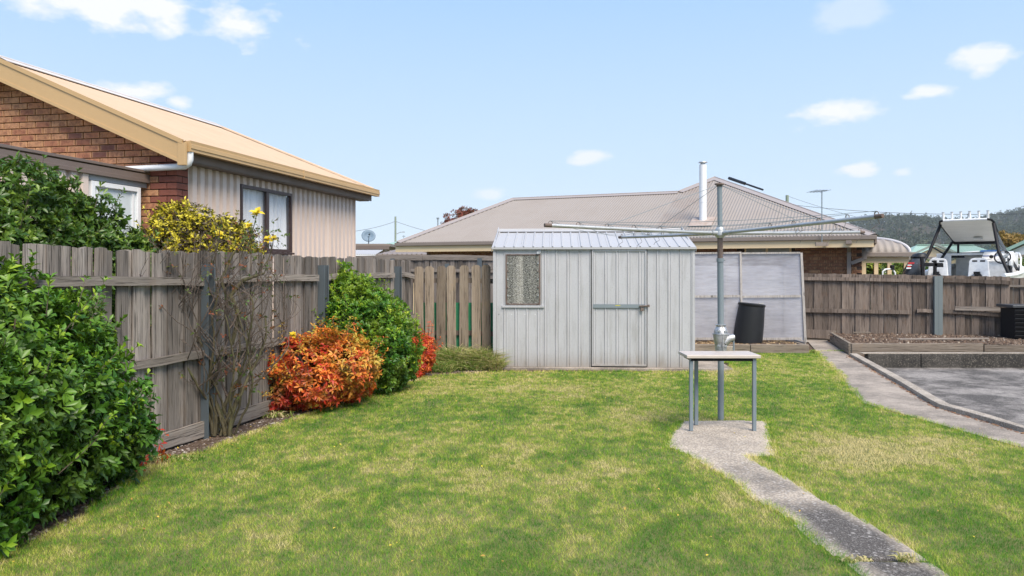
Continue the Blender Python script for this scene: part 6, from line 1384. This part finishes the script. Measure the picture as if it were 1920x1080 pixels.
dl = edge_dist(Q, LAWN) * np.where(inpoly(Q, LAWN), 1, -1)
inpad = inpoly(Q, PAD); dp = edge_dist(Q, PAD)
rag = vnoise(Q, .09, 3) * .09 + vnoise(Q, .30, 4) * .12 - .10
ok = (dl > -.05 + rag * .9) & ~(inpad & (dp > .012 + np.clip(rag + .05, 0, 1) * .7))
# fewer over the concrete of the side path
Q = Q[ok]; dp = dp[ok]; dl = dl[ok]; n = len(Q); print('blades', n)
D = Q[:, 1]
n1, n2, n3, n4 = vnoise(Q, 1.5, 11), vnoise(Q, .42, 12), vnoise(Q, .13, 13), vnoise(Q * [1, .6], .06, 14)
n5 = vnoise(Q * [.8, 1.5], .035, 15)
dry = .44 * n1 + .42 * n2 + .46 * n3 + .56 * n4 + .44 * n5 - .75 - .09 * np.clip((6.5 - D) / 2, 0, 1)
def blob(cx_, cy_, rx, ry, k): 
    global dry
    d = np.sqrt(((Q[:, 0] - cx_) / rx) ** 2 + ((Q[:, 1] - cy_) / ry) ** 2); dry += k * np.clip(1.3 - d, 0, 1)
cx_, cy_ = gp(1665, 835); blob(cx_, cy_, .85, .6, .75); cx_, cy_ = gp(1560, 860); blob(cx_, cy_, .8, .5, .30); cx_, cy_ = gp(1690, 870); blob(cx_, cy_, .4, .3, .3)
cx_, cy_ = gp(950, 735); blob(cx_, cy_, 1.7, .9, .20); cx_, cy_ = gp(1150, 790); blob(cx_, cy_, 1.0, .8, .14); cx_, cy_ = gp(1000, 900); blob(cx_, cy_, 1.2, .8, .10)
cx_, cy_ = gp(300, 1000); blob(cx_, cy_, 1.0, 1.0, -.22); cx_, cy_ = gp(1900, 950); blob(cx_, cy_, 1.0, .9, -.12); cx_, cy_ = gp(1230, 730); blob(cx_, cy_, .5, .9, -.16); cx_, cy_ = gp(1500, 745); blob(cx_, cy_, .4, .5, -.12)
cx_, cy_ = gp(210, 1000); blob(cx_, cy_, .25, .1, .3); cx_, cy_ = gp(1620, 800); blob(cx_, cy_, .5, .8, -.1)
dry += .10 * np.sin((Q[:, 0] * .969 - Q[:, 1] * .245) * 2 * np.pi / .95)
e_ = np.minimum(dp, np.abs(dl)); dry += .18 * np.exp(-e_ / .10)
dry = np.clip(dry + rg.normal(0, .2, n), 0, 1)
wdt = np.clip(D * .00046, .0019, .0065)[:, None] * rg.uniform(.7, 1.3, n)[:, None]; hgt = (.024 * rg.uniform(.5, 1.25, n) * (.6 + .8 * n5) * (1 - .25 * dry) * (1 + .7 * (np.abs(np.minimum(dp, dl)) < .06)))[:, None]
a = rg.uniform(0, 2 * np.pi, n); lean = rg.uniform(.2, 1.7, n)[:, None]; dirv = np.column_stack([np.cos(a), np.sin(a), 0 * a]); sd_ = np.column_stack([-np.sin(a), np.cos(a), 0 * a])
b0 = np.column_stack([Q, np.zeros(n)]); tip = b0 + dirv * hgt * lean + np.array([0, 0, 1.]) * hgt
V = np.stack([b0 - sd_ * wdt / 2, b0 + sd_ * wdt / 2, tip], 1).reshape(-1, 3); T = np.arange(3 * n).reshape(-1, 3)
GR = leafmat('lawn_grass_blade', [(0, (.035, .17, .008)), (.28, (.12, .32, .012)), (.5, (.34, .47, .03)), (.76, (.60, .56, .12)), (1, (.80, .66, .32))], .65, .35)
tag(npmesh('lawn_grass', V, T, GR, None, {'rnd': dry.repeat(3)}), 'short mown grass, green with straw coloured patches', kind='stuff')

# ---------------------------------------------------------------- mulch, clods, fallen leaves
def chips(name, label, P, z, s0, s1, m, seed, flatk=.35, kind='stuff'):
    rg = np.random.default_rng(seed); n = len(P); s = rg.uniform(s0, s1, n) ** 1.0
    B = np.array([(-1, -.5, 0), (1, -.6, 0), (.8, .6, 0), (-.9, .5, 0), (-.7, -.3, 1), (.7, -.3, 1), (.6, .35, 1), (-.6, .3, 1)], float)
    F_ = np.array([(4, 5, 6), (4, 6, 7), (0, 1, 5), (0, 5, 4), (1, 2, 6), (1, 6, 5), (2, 3, 7), (2, 7, 6), (3, 0, 4), (3, 4, 7)])
    a = rg.uniform(0, 6.28, n); t = rg.normal(0, .35, n); Bs = B[None] * np.stack([s, s * rg.uniform(.4, 1, n), s * flatk * rg.uniform(.4, 1.5, n)], 1)[:, None] * (1 + rg.normal(0, .15, (n, 8, 1)))
    c, s_ = np.cos(a)[:, None], np.sin(a)[:, None]; x = Bs[..., 0] * c - Bs[..., 1] * s_; y = Bs[..., 0] * s_ + Bs[..., 1] * c; zz = Bs[..., 2] + x * np.sin(t)[:, None] * .5
    V = np.stack([x + P[:, :1], y + P[:, 1:2], zz + (z if np.isscalar(z) else z[:, None])], -1).reshape(-1, 3); T = (np.arange(n)[:, None, None] * 8 + F_[None]).reshape(-1, 3)
    o = npmesh(name, V, T, m, None, {'rnd': rg.uniform(0, 1, n).repeat(8)}); tag(o, label, kind=kind); return o
MC = leafmat('bark_chip', [(0, (.06, .04, .03)), (.6, (.13, .092, .07)), (.88, (.24, .2, .17)), (1, (.5, .46, .42))], .9, .0)
CL = leafmat('soil_clod', [(0, (.07, .045, .032)), (.6, (.14, .095, .068)), (.92, (.2, .15, .11)), (1, (.38, .33, .27))], .95, .0)
Q = np.column_stack([rg.uniform(-4.2, -.4, 42000), rg.uniform(3.8, 13.2, 42000)]); ok = ~inpoly(Q, LAWN) & (Q[:, 0] > -3.05 + .2526 * (Q[:, 1] - 7.5)) & (edge_dist(Q, LAWN) < 1.2)
Q = Q[ok][:7000]; chips('bark_mulch', 'bark chips and soil crumbs strewn along the left bed', Q, -.012, .006, .022, MC, 4)
Q = np.column_stack([rg.uniform(6.4, 12.5, 9000), rg.uniform(14.85, 17.3, 9000)]); Q = Q[Q[:, 0] > at(1594, 14.75)[0] + .05 - (Q[:, 1] - 14.75) * -.22 * 1.0][:6500]
chips('soil_clods', 'crumbly brown clods over the raised bed soil', Q, .165, .008, .035, CL, 6, .8)
Q = np.column_stack([rg.uniform(3.3, 5.7, 2200), rg.uniform(15.1, 16.2, 2200)]); chips('soil_clods', 'straw and clods on the growing bed', Q, .145, .008, .04, leafmat('straw_bits', [(0, (.12, .075, .04)), (.6, (.26, .17, .09)), (1, (.45, .34, .2))], .95, 0), 8, .5)
Qk = []
for (x0, y0), (x1, y1) in zip(KERB_O[:-2], KERB_O[1:-1]):
    nn_ = int(60 * math.hypot(x1 - x0, y1 - y0)); f = rg.uniform(0, 1, nn_)[:, None]; Qk.append(np.array([x0, y0]) * (1 - f) + np.array([x1, y1]) * f + np.column_stack([-np.abs(rg.normal(0, .03, nn_)) - .01, rg.normal(0, .02, nn_)]))
chips('kerb_litter', 'dry leaf crumbs caught along the foot of the kerb', np.concatenate(Qk), .008, .006, .020, leafmat('dry_leaf_crumb', [(0, (.1, .05, .03)), (.7, (.24, .13, .08)), (1, (.4, .26, .14))], .9, 0), 10)
LEAFY = leafmat('fallen_leaf', [(0, (.32, .12, .05)), (.4, (.6, .38, .08)), (1, (.85, .70, .05))], .6, .2)
def fallen(P, L, seed, label, name='fallen_leaves'):
    rg = np.random.default_rng(seed); P3 = np.column_stack([P, np.full(len(P), .022)]); V, T, r_ = leaves(P3, unit(rg.normal(0, .25, (len(P), 3)) + [0, 0, 1]), 1, L, L * .6, 1.45, rg, .0); V[:, 2] = np.clip(V[:, 2], .012, .06)
    o = npmesh(name, V, T, LEAFY, None, {'rnd': r_}); tag(o, label, kind='stuff')
fp = [gp(*q) for q in ((1205 / 6 + 240, 740 + 60), (468, 805), (455, 812), (333, 842), (300, 837), (450, 845), (462, 826), (440, 838), (447, 797), (438, 790), (475, 800), (452, 853), (508, 842), (305, 836), (360, 818), (530, 793), (550, 800), (418, 820), (600, 785), (411, 855), (240, 1048), (900, 1049), (395, 826), (1185, 925), (1520, 802), (1790, 770), (1440, 768))]
fallen(np.array(fp), .035, 3, 'yellow rose petals and leaves fallen on the bed and lawn')
Q = np.column_stack([rg.uniform(-3.4, 1.5, 260), rg.uniform(4.2, 12, 260)]); Q = Q[edge_dist(Q, LBED) < .5][:50]; fallen(Q, .03, 5, 'scattered tan leaves along the lawn edge')
Q = np.column_stack([rg.uniform(-2.5, 5, 170), rg.uniform(4.2, 12, 170)]); fallen(Q, .024, 15, 'a few small brown leaves scattered over the open lawn')
HZ = bpy.data.materials.new('air_haze'); HZ.use_nodes = True; t_ = HZ.node_tree; t_.nodes.clear()
vo = t_.nodes.new('ShaderNodeVolumePrincipled'); vo.inputs['Density'].default_value = .00018; vo.inputs['Color'].default_value = (.86, .92, 1, 1)
t_.links.new(vo.outputs[0], t_.nodes.new('ShaderNodeOutputMaterial').inputs['Volume'])
mb = MB(); mb.box(-2050, 2450, -260, 1600, -6, 170); tag(mb.build('haze', HZ), 'thin pale air between the yard and the far hill', kind='stuff')
print('tris', sum(len(m_.polygons) for m_ in bpy.data.meshes), 'objects', len(scene.objects))
